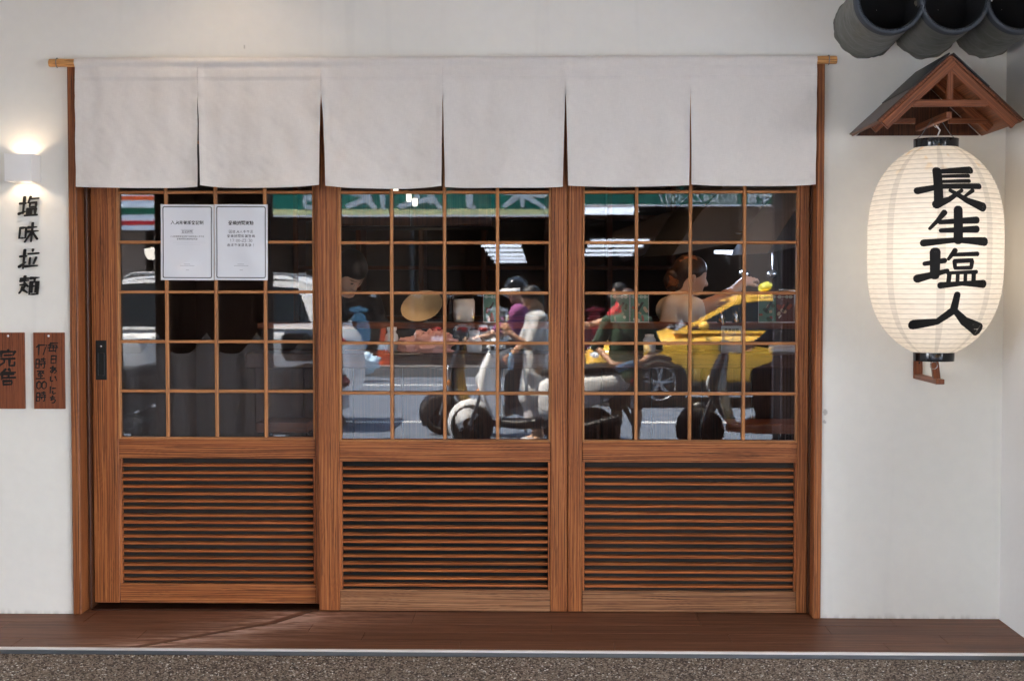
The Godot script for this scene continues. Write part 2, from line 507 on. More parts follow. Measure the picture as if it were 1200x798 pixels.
func materials():
	wood("door_wood", rgb(76, 38, 18), rgb(158, 92, 50), rgb(216, 150, 94), 11, 0.42)
	wood("louvre_wood", rgb(100, 50, 24), rgb(176, 102, 56), rgb(220, 146, 90), 23, 0.42)
	wood("worn_wood", rgb(84, 52, 34), rgb(152, 104, 70), rgb(194, 152, 114), 37, 0.6)
	wood("muntin_wood", rgb(150, 96, 58), rgb(186, 126, 78), rgb(210, 154, 104), 31, 0.45)
	wood("roof_wood", rgb(84, 44, 24), rgb(128, 72, 42), rgb(160, 98, 60), 41, 0.45)
	wood("dark_wood", rgb(44, 25, 16), rgb(76, 44, 28), rgb(104, 64, 42), 51, 0.35)
	wood("plaque_wood", rgb(104, 56, 32), rgb(128, 70, 42), rgb(146, 84, 52), 61, 0.6)
	wood("rod_wood", rgb(176, 118, 62), rgb(204, 148, 88), rgb(220, 168, 108), 71, 0.45)
	M.rod_wood.uv1_scale = Vector3(2, 0.6, 1)
	# plaster: off white, faint trowel relief
	var blotch := noise(3, 0.9, 4)
	var grime := noise(4, 14.0, 3)
	var wall := mat("plaster", Color.WHITE, 0.85)
	wall.albedo_texture = tex(1024, 640, func(x, y):
		var px: float = x / 1024.0 * 5.0 - 2.7
		var py: float = 3.125 - y / 640.0 * 3.125
		var k := 0.79 + blotch.get_noise_2d(px, py) * 0.034 + grime.get_noise_2d(px, py) * 0.014 - smoothstep(0.3, 0.75, blotch.get_noise_2d(px * 9.0 + 40.0, py * 0.5)) * 0.03
		var c := Color(k * 1.0, k * 0.982, k * 0.92)
		var low := clampf(1.0 - py / (0.02 + 0.02 * absf(grime.get_noise_2d(px * 0.7, 3.0))), 0.0, 1.0) * clampf(0.6 + grime.get_noise_2d(px * 2.0, 9.0) * 1.6, 0.0, 1.0)
		c = c.lerp(Color(0.2, 0.17, 0.14), low * 0.4)
		for spot in [[1.535, 2.375, 0.004], [1.532, 2.352, 0.003], [-1.25, 2.365, 0.003], [1.6, 2.40, 0.003], [1.146, 0.86, 0.006], [1.143, 0.82, 0.004]]:
			if Vector2(px - spot[0], (py - spot[1]) * 0.6).length() < spot[2] * 1.4:
				c = c.lerp(Color(0.25, 0.22, 0.2), 0.55)
		return c.linear_to_srgb() if false else Color(pow(c.r, 0.4545), pow(c.g, 0.4545), pow(c.b, 0.4545)))
	wall.normal_enabled = true
	wall.normal_texture = ntex(noise(5, 0.012, 5), 512)
	wall.normal_texture.as_normal_map = true
	wall.normal_texture.bump_strength = 3.0
	wall.normal_scale = 0.22
	var plain := mat("plaster_plain", rgb(226, 223, 219), 0.85)
	var nt := ntex(noise(5, 0.012, 5), 512)
	nt.as_normal_map = true
	nt.bump_strength = 3.0
	plain.normal_enabled = true
	plain.normal_texture = nt
	plain.normal_scale = 0.2
	tri(plain, Vector3(0.8, 0.8, 0.8))
	# cloth
	var cloth := mat("cloth", rgb(224, 220, 215), 0.95)
	var wv := noise(8, 1.0, 3)
	cloth.albedo_texture = tex(512, 512, func(x, y):
		var th := wv.get_noise_2d(x * 0.02, y * 0.9) * 0.5 + wv.get_noise_2d(x * 0.9 + 300.0, y * 0.02) * 0.5
		var k = 0.96 + th * 0.05 + wv.get_noise_2d(x * 0.02, y * 0.02 + 90.0) * 0.008 + ((x + y) % 2) * 0.012
		return Color(k, k * 0.995, k * 0.995))
	cloth.uv1_scale = Vector3(2.6, 2.6, 1)
	cloth.heightmap_enabled = true
	cloth.heightmap_texture = cloth.albedo_texture
	cloth.heightmap_scale = 0.04
	cloth.backlight_enabled = true
	cloth.backlight = Color(0.16, 0.15, 0.15)
	mat("cloth_thread", rgb(206, 200, 198), 0.95)
	# deck: brown planks with scuffs at the sliding door
	var dk := noise(15, 1.0, 4)
	var sc := noise(16, 1.0, 3)
	var deck := mat("deck_wood", Color.WHITE, 0.5)
	deck.albedo_texture = tex(2048, 256, func(x, y):
		var px: float = x / 2048.0 * 5.2 - 2.9
		var pz: float = y / 256.0 * 0.62
		var row := int(pz / 0.135)
		var k := dk.get_noise_2d(px * 1.2 + row * 17.0, pz * 70.0) * 0.55 + dk.get_noise_2d(px * 5.0 + row * 7.0, pz * 260.0) * 0.35
		var c := rgb(84, 52, 38).lerp(rgb(148, 102, 76), clampf(0.5 + k, 0.0, 1.0))
		var edge := px - (-0.96 - (pz + 0.0) * 1.12)           # the seam that leads away from the door
		var w := 0.0
		if edge > 0.0:
			w = exp(-edge * 4.2) * smoothstep(0.02, 0.05, pz)
		else:
			w = exp(edge * 6.0) * smoothstep(-0.03, -0.06, edge) * 0.95
		w *= clampf(0.62 + sc.get_noise_2d(px * 3.0, pz * 24.0) * 1.0 + sc.get_noise_2d(px * 12.0, pz * 120.0) * 0.7, 0.0, 1.0)
		c = c.lerp(rgb(226, 190, 172), clampf(w * 1.5, 0.0, 1.0) * 0.9)
		var scratch := smoothstep(0.5, 0.62, sc.get_noise_2d(px * 9.0 + 40.0, pz * 190.0))
		c = c.lerp(rgb(150, 124, 108), scratch * 0.4 * smoothstep(0.3, 0.53, pz))
		if absf(edge) < 0.006:
			c = c.lerp(rgb(46, 32, 26), 0.6)
		return c)
	deck.vertex_color_use_as_albedo = true
	deck.metallic_specular = 0.3
	mat("aluminium", rgb(236, 230, 226), 0.5, 0.6)
	mat("dark_gap", rgb(9, 8, 8), 0.95)
	tri(mat("aggregate", rgb(225, 218, 212), 0.9), Vector3(1.1, 1.1, 1.1))
	M.aggregate.albedo_texture = ntex(noise(19, 0.16, 2, FastNoiseLite.TYPE_VALUE), 512, [[0.0, rgb(58, 48, 40)], [0.45, rgb(104, 90, 78)], [0.7, rgb(140, 124, 108)], [1.0, rgb(190, 178, 164)]])
	var peb := mat("pebble", Color.WHITE, 0.75)
	peb.vertex_color_use_as_albedo = true
	var road := mat("asphalt", Color.WHITE, 0.85)
	road.albedo_texture = ntex(noise(20, 0.08, 4), 512, [[0.0, rgb(76, 84, 96)], [1.0, rgb(106, 116, 130)]])
	tri(road, Vector3(0.35, 0.35, 0.35))
	mat("road_paint", rgb(226, 226, 222), 0.8)
	mat("kerb_stone", rgb(134, 130, 124), 0.9)
	mat("paving", rgb(150, 142, 132), 0.85)
	# glass: a clear pane
	var glass := mat("pane_glass", Color(1, 1, 1, 0.0), 0.0)
	glass.transparency = BaseMaterial3D.TRANSPARENCY_ALPHA
	glass.metallic_specular = 0.44
	mat("black_metal", rgb(24, 23, 23), 0.4, 0.4)
	mat("black_gloss", rgb(14, 14, 17), 0.15)
	mat("ink", rgb(16, 13, 12), 0.85)
	mat("ink_letter", rgb(12, 11, 11), 0.8)
	mat("steel", rgb(200, 202, 204), 0.25, 0.95)
	mat("steel_dull", rgb(120, 124, 130), 0.4, 0.8)
	mat("chrome", rgb(230, 232, 235), 0.08, 1.0)
	mat("white_paint", rgb(232, 231, 230), 0.45)
	mat("white_plastic", rgb(222, 222, 224), 0.3)
	mat("black_plastic", rgb(24, 24, 26), 0.45)
	mat("rubber", rgb(20, 20, 21), 0.8)
	mat("inside_wall", rgb(92, 78, 68), 0.8)
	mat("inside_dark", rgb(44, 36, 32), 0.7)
	mat("inside_floor", rgb(56, 50, 46), 0.5)
	mat("counter_front", rgb(78, 46, 32), 0.4)
	mat("paper", rgb(214, 217, 224), 0.4)

func emit(called: String, col: Color, energy: float, base := Color(0.9, 0.9, 0.9)) -> StandardMaterial3D:
	var m := mat(called, base, 0.5)
	m.emission_enabled = true
	m.emission = col
	m.emission_energy_multiplier = energy
	return m

func lamp(parent: Node, called: String, at: Vector3, col: Color, energy: float, size := 0.03) -> OmniLight3D:
	var l := OmniLight3D.new()
	l.name = called
	l.light_color = col
	l.light_energy = energy
	l.light_size = size
	l.omni_range = 12.0
	l.omni_attenuation = 2.0
	l.shadow_enabled = true
	parent.add_child(l, true)
	l.position = at
	return l

# ---------------------------------------------------------------- the setting
func sheet(called: String, label: String, cat: String, at: Vector3, size: Vector3, m: Material, kind := "", bev := 0.0) -> MeshInstance3D:
	var g := Geo.new()
	g.box(Vector3.ZERO, size, bev)
	var o := put(called, g, m, self, at)
	tag(o, label, cat, "", kind)
	return o

func setting():
	# ground of the arcade, road, far pavement
	var ap := sheet("pavement", "", "", Vector3(0, -0.1215, 3.38), Vector3(60, 0.2, 5.64), M.aggregate, "structure")
	tag(ap, "washed pebble floor of the arcade in front of the step", "pavement")
	var g := Geo.new()
	var mm := MultiMesh.new()
	mm.transform_format = MultiMesh.TRANSFORM_3D
	mm.use_colors = true
	g.ball(Vector3.ZERO, Vector3(1, 0.7, 1), 5, 3)
	mm.mesh = g.mesh()
	var count := 38000
	mm.instance_count = count
	for i in count:
		var s := rng.randf_range(0.0018, 0.0046)
		var p := Vector3(rng.randf_range(-2.75, 2.35), -0.022 + rng.randf() * 0.0012, rng.randf_range(0.566, 0.93))
		mm.set_instance_transform(i, Transform3D(Basis.from_euler(Vector3(rng.randf() * 0.4, rng.randf() * TAU, 0)).scaled(Vector3(s * rng.randf_range(0.8, 1.4), s * 0.8, s)), p))
		var k := rng.randf()
		var c := lin(108, 92, 78).lerp(lin(162, 146, 128), k) if k > 0.25 else lin(72, 60, 52)
		if rng.randf() < 0.06:
			c = lin(214, 206, 194)
		mm.set_instance_color(i, c)
	var mi := MultiMeshInstance3D.new()
	mi.name = "pebbles"
	mi.multimesh = mm
	mi.material_override = M.pebble
	add_child(mi, true)
	tag(mi, "small brown and grey pebbles set in the arcade floor", "pebbles", "", "stuff")
	sheet("road", "grey asphalt road of two lanes in front of the arcade", "road", Vector3(0, -0.3, 12.35), Vector3(160, 0.2, 12.3), M.asphalt, "structure")
	sheet("ground", "grey ground around and under the buildings", "ground", Vector3(0, -0.42, 10), Vector3(700, 0.2, 700), M.paving, "structure")
	sheet("far_pavement", "raised pavement on the far side of the road", "pavement", Vector3(0, -0.21, 25.0), Vector3(160, 0.3, 13.0), M.paving, "structure")
	sheet("kerb", "grey stone kerb between the arcade and the road", "kerb", Vector3(0, -0.15, 6.26), Vector3(60, 0.22, 0.12), M.kerb_stone, "structure", 0.01)
	sheet("far_kerb", "dark kerb along the far pavement", "kerb", Vector3(0, -0.13, 18.44), Vector3(160, 0.26, 0.12), M.kerb_stone, "structure", 0.01)
	for x in [-13.4, -9.6, -5.8, -2.0, 1.8, 5.6, 9.4]:
		var o := sheet("lane_dash", "", "", Vector3(x, -0.198, 10.3), Vector3(1.5, 0.006, 0.12), M.road_paint, "structure")
		tag(o, "short white lane dash painted on the asphalt", "road marking", "white lane dashes")
	sheet("edge_line", "long white edge line painted along the far side of the road", "road marking", Vector3(0, -0.198, 16.4), Vector3(120, 0.006, 0.14), M.road_paint, "structure")
	# the deck in front of the doors
	var dk := thing("wooden_step", "dark brown plank step in front of the doors with a metal edge", "step")
	var starts := [[-2.9, -1.9, -0.55, 0.63, 1.42, 2.3], [-2.9, -2.2, -0.95, 0.02, 1.13, 2.3], [-2.9, -1.6, -0.72, 0.72, 1.55, 2.3], [-2.9, -2.05, -0.33, 0.26, 1.3, 2.3]]
	for r in 4:
		var z0 := -0.135 if r == 0 else 0.135 * r
		var z1 := 0.135 * (r + 1)
		for k in starts[r].size() - 1:
			var b := Geo.new()
			var x0: float = starts[r][k] + 0.0007
			var x1: float = starts[r][k + 1] - 0.0007
			var tone := rng.randf_range(0.86, 1.1)
			b.tint = Color(tone, tone, tone)
			var at := Vector3((x0 + x1) / 2, -0.011 + rng.randf() * 0.0008, (z0 + z1) / 2)
			b.box(at, Vector3(x1 - x0, 0.022, z1 - z0 - 0.0014), 0.0012)
			for i in b.v.size():
				b.t[i] = Vector2((b.v[i].x + 2.9) / 5.2, clampf(b.v[i].z, 0.001, 0.61) / 0.62)
			put("plank", b, M.deck_wood, dk)
	var ed := Geo.new()
	ed.box(Vector3(-0.3, -0.003, 0.549), Vector3(5.2, 0.009, 0.017), 0.002)
	put("metal_edge", ed, M.aluminium, dk)
	simple("riser", Vector3(-0.3, -0.02, 0.546), Vector3(5.2, 0.024, 0.012), M.steel_dull, dk, 0.0)
	# the shop's wall round the door opening
	var w := thing("shop_wall", "off white plaster wall of the shop around the wooden doors", "wall")
	var face := func(x0: float, x1: float, y0: float, y1: float):
		var b := Geo.new()
		b.box(Vector3((x0 + x1) / 2, (y0 + y1) / 2, -0.1), Vector3(x1 - x0, y1 - y0, 0.2), 0.0)
		for i in b.v.size():
			b.t[i] = Vector2((b.v[i].x + 2.7) / 5.0, (3.125 - b.v[i].y) / 3.125)
		put("plaster_face", b, M.plaster, w)
	face.call(-2.7, -1.986, 0.002, 3.1)
	face.call(1.135, 1.872, 0.002, 3.1)
	face.call(-1.986, 1.135, 2.302, 3.1)
	sheet("neighbour_wall", "plain plaster wall of the arcade to the left of the shop", "wall", Vector3(-9.35, 1.5, -0.1), Vector3(13.3, 3.3, 0.2), M.plaster_plain)
	sheet("side_wall", "white plaster wall that juts out at the right, beside the lantern", "wall", Vector3(2.372, 1.5, 0.2), Vector3(1.0, 3.3, 1.3), M.plaster_plain, "", 0.004)
	sheet("neighbour_wall", "plain plaster wall of the arcade to the right of the jutting wall", "wall", Vector3(9.37, 1.5, -0.1), Vector3(13.0, 3.3, 0.2), M.plaster_plain)
	sheet("cross_wall", "plain plaster wall across the arcade, to the left of the shop", "wall", Vector3(-3.1, 1.5, 1.75), Vector3(0.2, 3.2, 3.5), M.plaster_plain)
	# the storeys over the arcade
	var up := thing("shop_building", "grey rendered storeys built over the arcade", "building")
	simple("arcade_ceiling", Vector3(0, 3.2, 2.9), Vector3(32, 0.2, 6.8), M.plaster_plain, up, 0.0)
	simple("beam", Vector3(0, 2.8, 6.05), Vector3(32, 0.6, 0.3), M.plaster_plain, up, 0.01)
	simple("upper_wall", Vector3(0, 8.3, 6.1), Vector3(32, 10.0, 0.24), M.plaster_plain, up, 0.0)
	simple("roof", Vector3(0, 13.3, -0.2), Vector3(32, 0.3, 13.4), M.plaster_plain, up, 0.0)
	simple("rear_wall", Vector3(0, 6.4, -6.6), Vector3(32, 13.6, 0.24), M.plaster_plain, up, 0.0)
	for s in [-1.0, 1.0]:
		simple("end_wall", Vector3(15.9 * s, 8.1, -0.3), Vector3(0.24, 10.05, 12.3), M.plaster_plain, up, 0.0)
	M["building_glass"] = mat("building_glass", rgb(40, 48, 56), 0.08)
	M["frame_grey"] = mat("frame_grey", rgb(120, 122, 124), 0.5)
	for fl in 3:
		for k in 7:
			window_on(up, Vector3(-12.6 + 4.2 * k, 5.0 + 3.1 * fl, 6.225), 2.2, 1.4, 1.0)
	# columns of the arcade, clad in upright ribs
	mat("rib_brown", rgb(120, 84, 66), 0.6)
	mat("rib_grey", rgb(206, 190, 194), 0.6)
	for q in [[-2.845, 0.95, "rib_brown", "arcade column clad in upright brown ribs, left of the scooters"], [2.36, 0.86, "rib_grey", "arcade column clad in upright grey mauve ribs, behind the masked rider's hands"], [-7.4, 0.95, "rib_brown", "arcade column clad in upright brown ribs, far to the left"], [7.2, 0.95, "rib_grey", "arcade column clad in upright grey ribs, far to the right"]]:
		var col := thing("arcade_column", q[3], "column", Vector3(q[0], -0.03, 5.98), 0.0, "arcade columns")
		simple("core", Vector3(0, 1.55, 0), Vector3(q[1] - 0.05, 3.1, 0.4), M.inside_dark, col)
		var rb := Geo.new()
		rb.box(Vector3.ZERO, Vector3(0.019, 2.8, 0.024), 0.003)
		var mesh := rb.mesh()
		var nr := int(q[1] / 0.03)
		for k in nr:
			for s in [-1.0, 1.0]:
				put("rib", mesh, M[q[2]], col, Vector3((k - (nr - 1) * 0.5) * 0.03, 1.4, 0.212 * s))

func window_on(parent: Node, at: Vector3, w: float, h: float, side: float):
	var fr := Geo.new()
	for s in [-1.0, 1.0]:
		fr.box(Vector3(s * w * 0.5, 0, 0), Vector3(0.08, h + 0.08, 0.08), 0.006)
		fr.box(Vector3(0, s * h * 0.5, 0), Vector3(w - 0.081, 0.08, 0.08), 0.006)
	fr.box(Vector3.ZERO, Vector3(0.05, h - 0.081, 0.06), 0.004)
	var f := put("window", fr, M.frame_grey, parent, at)
	for s in [-1.0, 1.0]:
		var pg := Geo.new()
		pg.box(Vector3(s * (w * 0.25), 0, 0.0), Vector3(w * 0.5 - 0.066, h - 0.082, 0.02))
		put("pane", pg, M.building_glass, f, Vector3(0, 0, -0.005 * side))

# ---------------------------------------------------------------- the doors
func leaf(called: String, label: String, cat: String, x0: float, x1: float, gx0: float, gx1: float, zf: float, gy: float, lift: float, lo: float, hi: float, board: Color) -> Node3D:
	# x0..x1 the leaf, gx0..gx1 its glass, zf the front face, gy the sill of the glass, lo..hi the louvre
	var d := thing(called, label, cat, Vector3((x0 + x1) / 2, 0, zf))
	var cx := (x0 + x1) / 2
	var T := 0.036
	var zc := -T / 2
	for q in [[x0, gx0], [gx1, x1]]:
		wpiece("stile", Vector3((q[0] + q[1]) / 2 - cx, (2.21 + lift) / 2, zc), Vector3(q[1] - q[0] - 0.001, 2.21 - lift, T), 1, M.door_wood, d, 0.003)
	var gw := gx1 - gx0
	var gc := (gx0 + gx1) / 2 - cx
	for q in [[lift, lo], [hi, gy], [2.178, 2.21]]:
		wpiece("rail", Vector3(gc, (q[0] + q[1]) / 2, zc - 0.0015), Vector3(gw - 0.001, q[1] - q[0], T - 0.003), 0, M.worn_wood if q[0] == lift and lift < 0.01 else M.door_wood, d, 0.002, 0.97)
	# lighter beads round the glass and the louvre
	for s in [-1.0, 1.0]:
		wpiece("bead", Vector3(gc + s * (gw / 2 - 0.004), (gy + 2.178) / 2, zc + 0.0025), Vector3(0.008, 2.178 - gy - 0.001, T - 0.003), 1, M.muntin_wood, d, 0.0015)
		wpiece("bead", Vector3(gc + s * (gw / 2 - 0.005), (lo + hi) / 2, zc), Vector3(0.01, hi - lo - 0.001, T - 0.006), 1, M.louvre_wood, d, 0.0015, 0.9)
	wpiece("bead", Vector3(gc, gy + 0.004, zc + 0.0025), Vector3(gw - 0.017, 0.008, T - 0.003), 0, M.muntin_wood, d, 0.0015, 1.05)
	# bars and panes
	var cw := gw / 4.0
	var chh := 0.2105
	var base := gy + 0.204 if gy > 0.7 else gy
	for k in range(1, 4):
		wpiece("glazing_bar", Vector3(gc - gw / 2 + cw * k, (gy + 2.178) / 2 + 0.004, zc + 0.006), Vector3(0.0135, 2.178 - gy - 0.009, 0.02), 1, M.muntin_wood, d, 0.0025)
	var ys := [gy + 0.004]
	for k in 7:
		var y := base + chh * k
		if y < 2.17:
			ys.append(y)
			for j in 4:
				var a := gc - gw / 2 + cw * j + 0.0072
				wpiece("glazing_bar", Vector3(a + cw / 2 - 0.0072, y, zc + 0.0055), Vector3(cw - 0.0146, 0.0125, 0.019), 0, M.muntin_wood, d, 0.0025)
	ys.append(2.178)
	for i in ys.size() - 1:
		var pg := Geo.new()
		pg.box(Vector3.ZERO, Vector3(cw - 0.001, ys[i + 1] - ys[i] - 0.001, 0.005))
		var pm := pg.mesh()
		for j in 4:
			put("pane", pm, M.pane_glass, d, Vector3(gc - gw / 2 + cw * (j + 0.5), (ys[i] + ys[i + 1]) / 2, zc - 0.0085))
	# louvre slats
	var n := 17
	var pitch := (hi - lo) / 17.6
	var meshes := []
	for k in 8:
		var g := Geo.new()
		wbox(g, Vector3.ZERO, Vector3(gw - 0.022, 0.0100, 0.024), 0, 0.002, rng.randf_range(0.82, 1.15))
		meshes.append(g.mesh())
	for k in n:
		var o := put("slat", meshes[rng.randi() % 8], M.louvre_wood, d, Vector3(gc, lo + pitch * (k + 0.62) + rng.randf_range(-0.0012, 0.0012), zc + 0.002))
		o.rotation = Vector3(0.16 + rng.randf_range(-0.03, 0.03), 0, rng.randf_range(-0.0015, 0.0015))
	var bm = M.dark_gap if board.a < 0.5 else mat("board_" + called, board, 0.8)
	simple("backing_board", Vector3(gc, (lo + hi) / 2, zc - 0.014), Vector3(gw + 0.002, hi - lo + 0.002, 0.006), bm, d, 0.0)
	return d

func shop_front():
	var f := thing("door_frame", "reddish brown wooden frame round the three glazed doors", "door frame")
	wpiece("jamb", Vector3(-1.9655, 1.15, -0.0575), Vector3(0.034, 2.296, 0.145), 1, M.door_wood, f, 0.004, 0.8)

	wpiece("jamb", Vector3(1.1175, 1.15, -0.0575), Vector3(0.032, 2.296, 0.145), 1, M.door_wood, f, 0.004, 1.0)
	wpiece("stop", Vector3(-1.9415, 1.105, -0.125), Vector3(0.012, 2.2, 0.09), 1, M.dark_wood, f, 0.002)
	wpiece("stop", Vector3(1.098, 1.105, -0.105), Vector3(0.008, 2.2, 0.09), 1, M.dark_wood, f, 0.002, 1.2)
	wpiece("head", Vector3(-0.424, 2.256, -0.07), Vector3(3.048, 0.086, 0.13), 0, M.dark_wood, f, 0.003)
	wpiece("sill", Vector3(-1.45, 0.003, -0.135), Vector3(0.97, 0.008, 0.12), 0, M.dark_wood, f, 0.001, 0.6)
	var l := leaf("sliding_door", "left sliding glazed door with two notices and a black finger pull, set further back", "door", -1.934, -0.935, -1.823, -0.982, -0.115, 0.726, 0.024, 0.107, 0.644, rgb(30, 22, 18))
	leaf("glazed_door", "middle glazed door with the blackest gaps in its louvre", "door", -0.963, 0.0865, -0.874, 0.016, -0.078, 0.722, 0.004, 0.094, 0.637, Color(0, 0, 0, 0))
	leaf("glazed_door", "right glazed door nearest the lantern, brown boards behind its louvre", "door", 0.0885, 1.0935, 0.15, 1.049, -0.078, 0.722, 0.004, 0.094, 0.637, rgb(28, 21, 17))
	# finger pull
	var px := -1.893 + 1.4345
	var hp := Geo.new()
	hp.box(Vector3(0, 0, 0), Vector3(0.046, 0.168, 0.003), 0.001)
	var h := put("handle", hp, M.black_metal, l, Vector3(px, 1.062, 0.0014))
	simple("recess", Vector3(0, -0.018, 0.0012), Vector3(0.024, 0.088, 0.003), M.rubber, h, 0.001)
	for s in [-1.0, 1.0]:
		simple("rim", Vector3(0.0135 * s, -0.018, 0.003), Vector3(0.004, 0.096, 0.004), M.black_metal, h, 0.001)
		simple("rim", Vector3(0, -0.018 + 0.047 * s, 0.003), Vector3(0.023, 0.004, 0.004), M.black_metal, h, 0.001)
	var kb := Geo.new()
	kb.lathe(Vector3.ZERO, [[0.0, 0.004], [0.004, 0.0035], [0.0055, 0.0]], 14, Vector3(0, 0, 1))
	put("lock", kb, M.steel, h, Vector3(0, 0.058, 0.002))
	downlight()
	curtain()
	notices()
	wall_things()
	lantern()
	ducts()

func downlight():
	# a recessed warm lamp in the arcade ceiling, which washes the top of the cloth
	var d := thing("ceiling_downlight", "small recessed warm lamp in the arcade ceiling over the white curtain", "downlight", Vector3(-1.3, 3.1, 0.42))
	var r := Geo.new()
	r.lathe(Vector3.ZERO, [[0.035, -0.004], [0.05, -0.006], [0.055, 0.0]], 28)
	put("ring", r, M.white_paint, d)
	var b := Geo.new()
	b.lathe(Vector3.ZERO, [[0.0, -0.003], [0.034, -0.003]], 24)
	put("bulb", b, emit("downlight_glow", rgb(255, 222, 178), 0.6), d)
	var sp := SpotLight3D.new()
	sp.name = "downlight_light"
	sp.light_color = rgb(255, 224, 186)
	sp.light_energy = 0.028
	sp.light_size = 0.03
	sp.spot_angle = 50.0
	sp.spot_angle_attenuation = 1.0
	sp.spot_range = 9.0
	sp.spot_attenuation = 2.0
	sp.shadow_enabled = true
	d.add_child(sp, true)
	sp.position = Vector3(0, -0.02, 0)
	sp.rotation_degrees.x = -90.0

func curtain():
	var rod := thing("curtain_rod", "round pale wooden rod that carries the white door curtain", "curtain rod", Vector3(-0.434, 2.289, 0.056))
	var g := Geo.new()
	g.tint = Color.WHITE
	var rows := []
	var uvs := []
	for q in [[-1.606, 0.0], [-1.606, 0.0145], [-1.603, 0.0165], [1.603, 0.0165], [1.606, 0.0145], [1.606, 0.0]]:
		var row := PackedVector3Array()
		var uv := PackedVector2Array()
		for k in 17:
			var a := TAU * k / 16.0
			row.append(Vector3(q[0], cos(a) * maxf(q[1], 1e-5), sin(a) * maxf(q[1], 1e-5)))
			uv.append(Vector2(k / 16.0 * 0.1, q[0]))
		rows.append(row); uvs.append(uv)
	g.grid(rows, false, false, Vector3.ZERO, uvs)
	put("pole", g, M.rod_wood, rod)
	for x in [-1.573, 1.573]:
		var hk := Geo.new()
		var path := []
		for k in 13:
			var a := -PI * 0.5 + TAU * 0.8 * k / 12.0
			path.append(Vector3(x, sin(a) * 0.0195, cos(a) * 0.0195))
		path.append(Vector3(x, 0.02, -0.05))
		hk.tube(path, 0.002, 6)
		put("hook", hk, M.steel_dull, rod)
	# the cloth: six flaps joined at the top
	var c := thing("door_curtain", "white cloth door curtain of six flaps hanging over the doors", "curtain", Vector3(0, 0, 0))
	var seams := [-1.931, -1.426, -0.919, -0.423, 0.076, 0.581, 1.09]
	var slit := [0.0, 0.0075, 0.014, 0.008, 0.0135, 0.0065, 0.0]
	var wr := noise(77, 1.0, 3)
	var top := 2.308
	var ytop := 2.152
	for p in 6:
		var x0: float = seams[p]
		var x1: float = seams[p + 1]
		var fg := Geo.new()
		var nx := 48
		var ny := 64
		var frows := []
		var fuv := []
		for j in ny + 1:
			var v := float(j) / ny
			var row := PackedVector3Array()
			var uv := PackedVector2Array()
			var bottom: float = 1.777 + [0.0, 0.0, -0.004, -0.003, 0.002, 0.003][p]
			for i in nx + 1:
				var u := float(i) / nx
				var open := clampf((ytop - lerpf(top, bottom, v)) / (ytop - bottom), 0.0, 1.0)
				var o := pow(open, 0.72)
				var xl: float = x0 + slit[p] * o * (0.8 if p != 2 else 1.3)
				var xr: float = x1 - slit[p + 1] * o * (0.8 if p != 1 else 0.8)
				var x := lerpf(xl, xr, u)
				var sag = 0.012 * (pow(absf(u - 0.5) * 2.0, 3.0)) * [0.5, 1.0, 0.9, 0.55, 0.4, 0.6][p]
				var y = lerpf(top, bottom + sag, v) + (sag if false else 0.0)
				# folds: soft ripples that grow downwards, diagonal pulls, and fine creases
				var amp := 0.35 + 0.65 * v
				var z := 0.070 + 0.016 * sin((u + p * 0.31) * 5.4 + p * 2.1) * v * amp
				z += wr.get_noise_2d(x * 3.4 + p * 7.0, y * 2.2 - x * 1.1) * 0.019 * amp
				z += wr.get_noise_2d(x * 8.0 + y * 7.0 + p * 3.0, y * 6.0 - x * 5.0) * 0.0022 * amp
				z += wr.get_noise_2d((x + y) * 22.0, (y - x) * 9.0 + p) * 0.0008 * (0.4 + v)
				# corner pulls from the top of each slit
				var dl := Vector2(x - x0, (y - ytop) * 0.7).length()
				var dr := Vector2(x1 - x, (y - ytop) * 0.7).length()
				z += 0.006 * sin(dl * 60.0) * exp(-dl * 9.0) + 0.006 * sin(dr * 52.0) * exp(-dr * 9.0)
				# over the rod at the top; hems
				if y > 2.262:
					z = lerpf(z, 0.056 + 0.0185 * sqrt(maxf(0.0, 1.0 - pow((y - 2.289) / 0.0195, 2.0))) + 0.003, smoothstep(2.262, 2.285, y))
				z += 0.0036 * smoothstep(2.2215, 2.2245, y) * smoothstep(2.275, 2.25, y)
				if v > 0.968 or u < 0.03 or u > 0.97:
					z += 0.0034
				row.append(Vector3(x, y, z))
				uv.append(Vector2(x, y))
			frows.append(row); fuv.append(uv)
		fg.grid(frows, false, false, Vector3(0, 0, 1), fuv)
		# the back of the cloth, 2 mm behind, and the sleeve behind the rod
		var back := []
		for row in frows:
			var b := PackedVector3Array()
			for q in row:
				b.append(q - Vector3(0, 0, 0.002))
			back.append(b)
		var sleeve := []
		for k in 7:
			var a := PI * k / 6.0
			var r2 := PackedVector3Array()
			for q in frows[0]:
				r2.append(Vector3(q.x, 2.289 + cos(a) * 0.0195, 0.056 - sin(a) * 0.0195 + 0.003 * (1 - k / 6.0)))
			sleeve.append(r2)
		fg.grid(sleeve, false, false, Vector3(0, 0.2, -1))
		var fl := put("flap", fg, M.cloth, c)
		# stitching: one line under the sleeve and one along the hem
		var st := Geo.new()
		for y in [2.2235]:
			for k in 62:
				var f := (k + 0.5) / 62.0
				var i := int(f * nx)
				var j := int((top - y) / (top - 1.782) * ny)
				var q: Vector3 = frows[j][i]
				st.box(Vector3(lerpf(x0, x1, f), y, q.z + 0.0004), Vector3(0.0045, 0.0011, 0.0009))
		put("stitching", st, M.cloth_thread, fl)

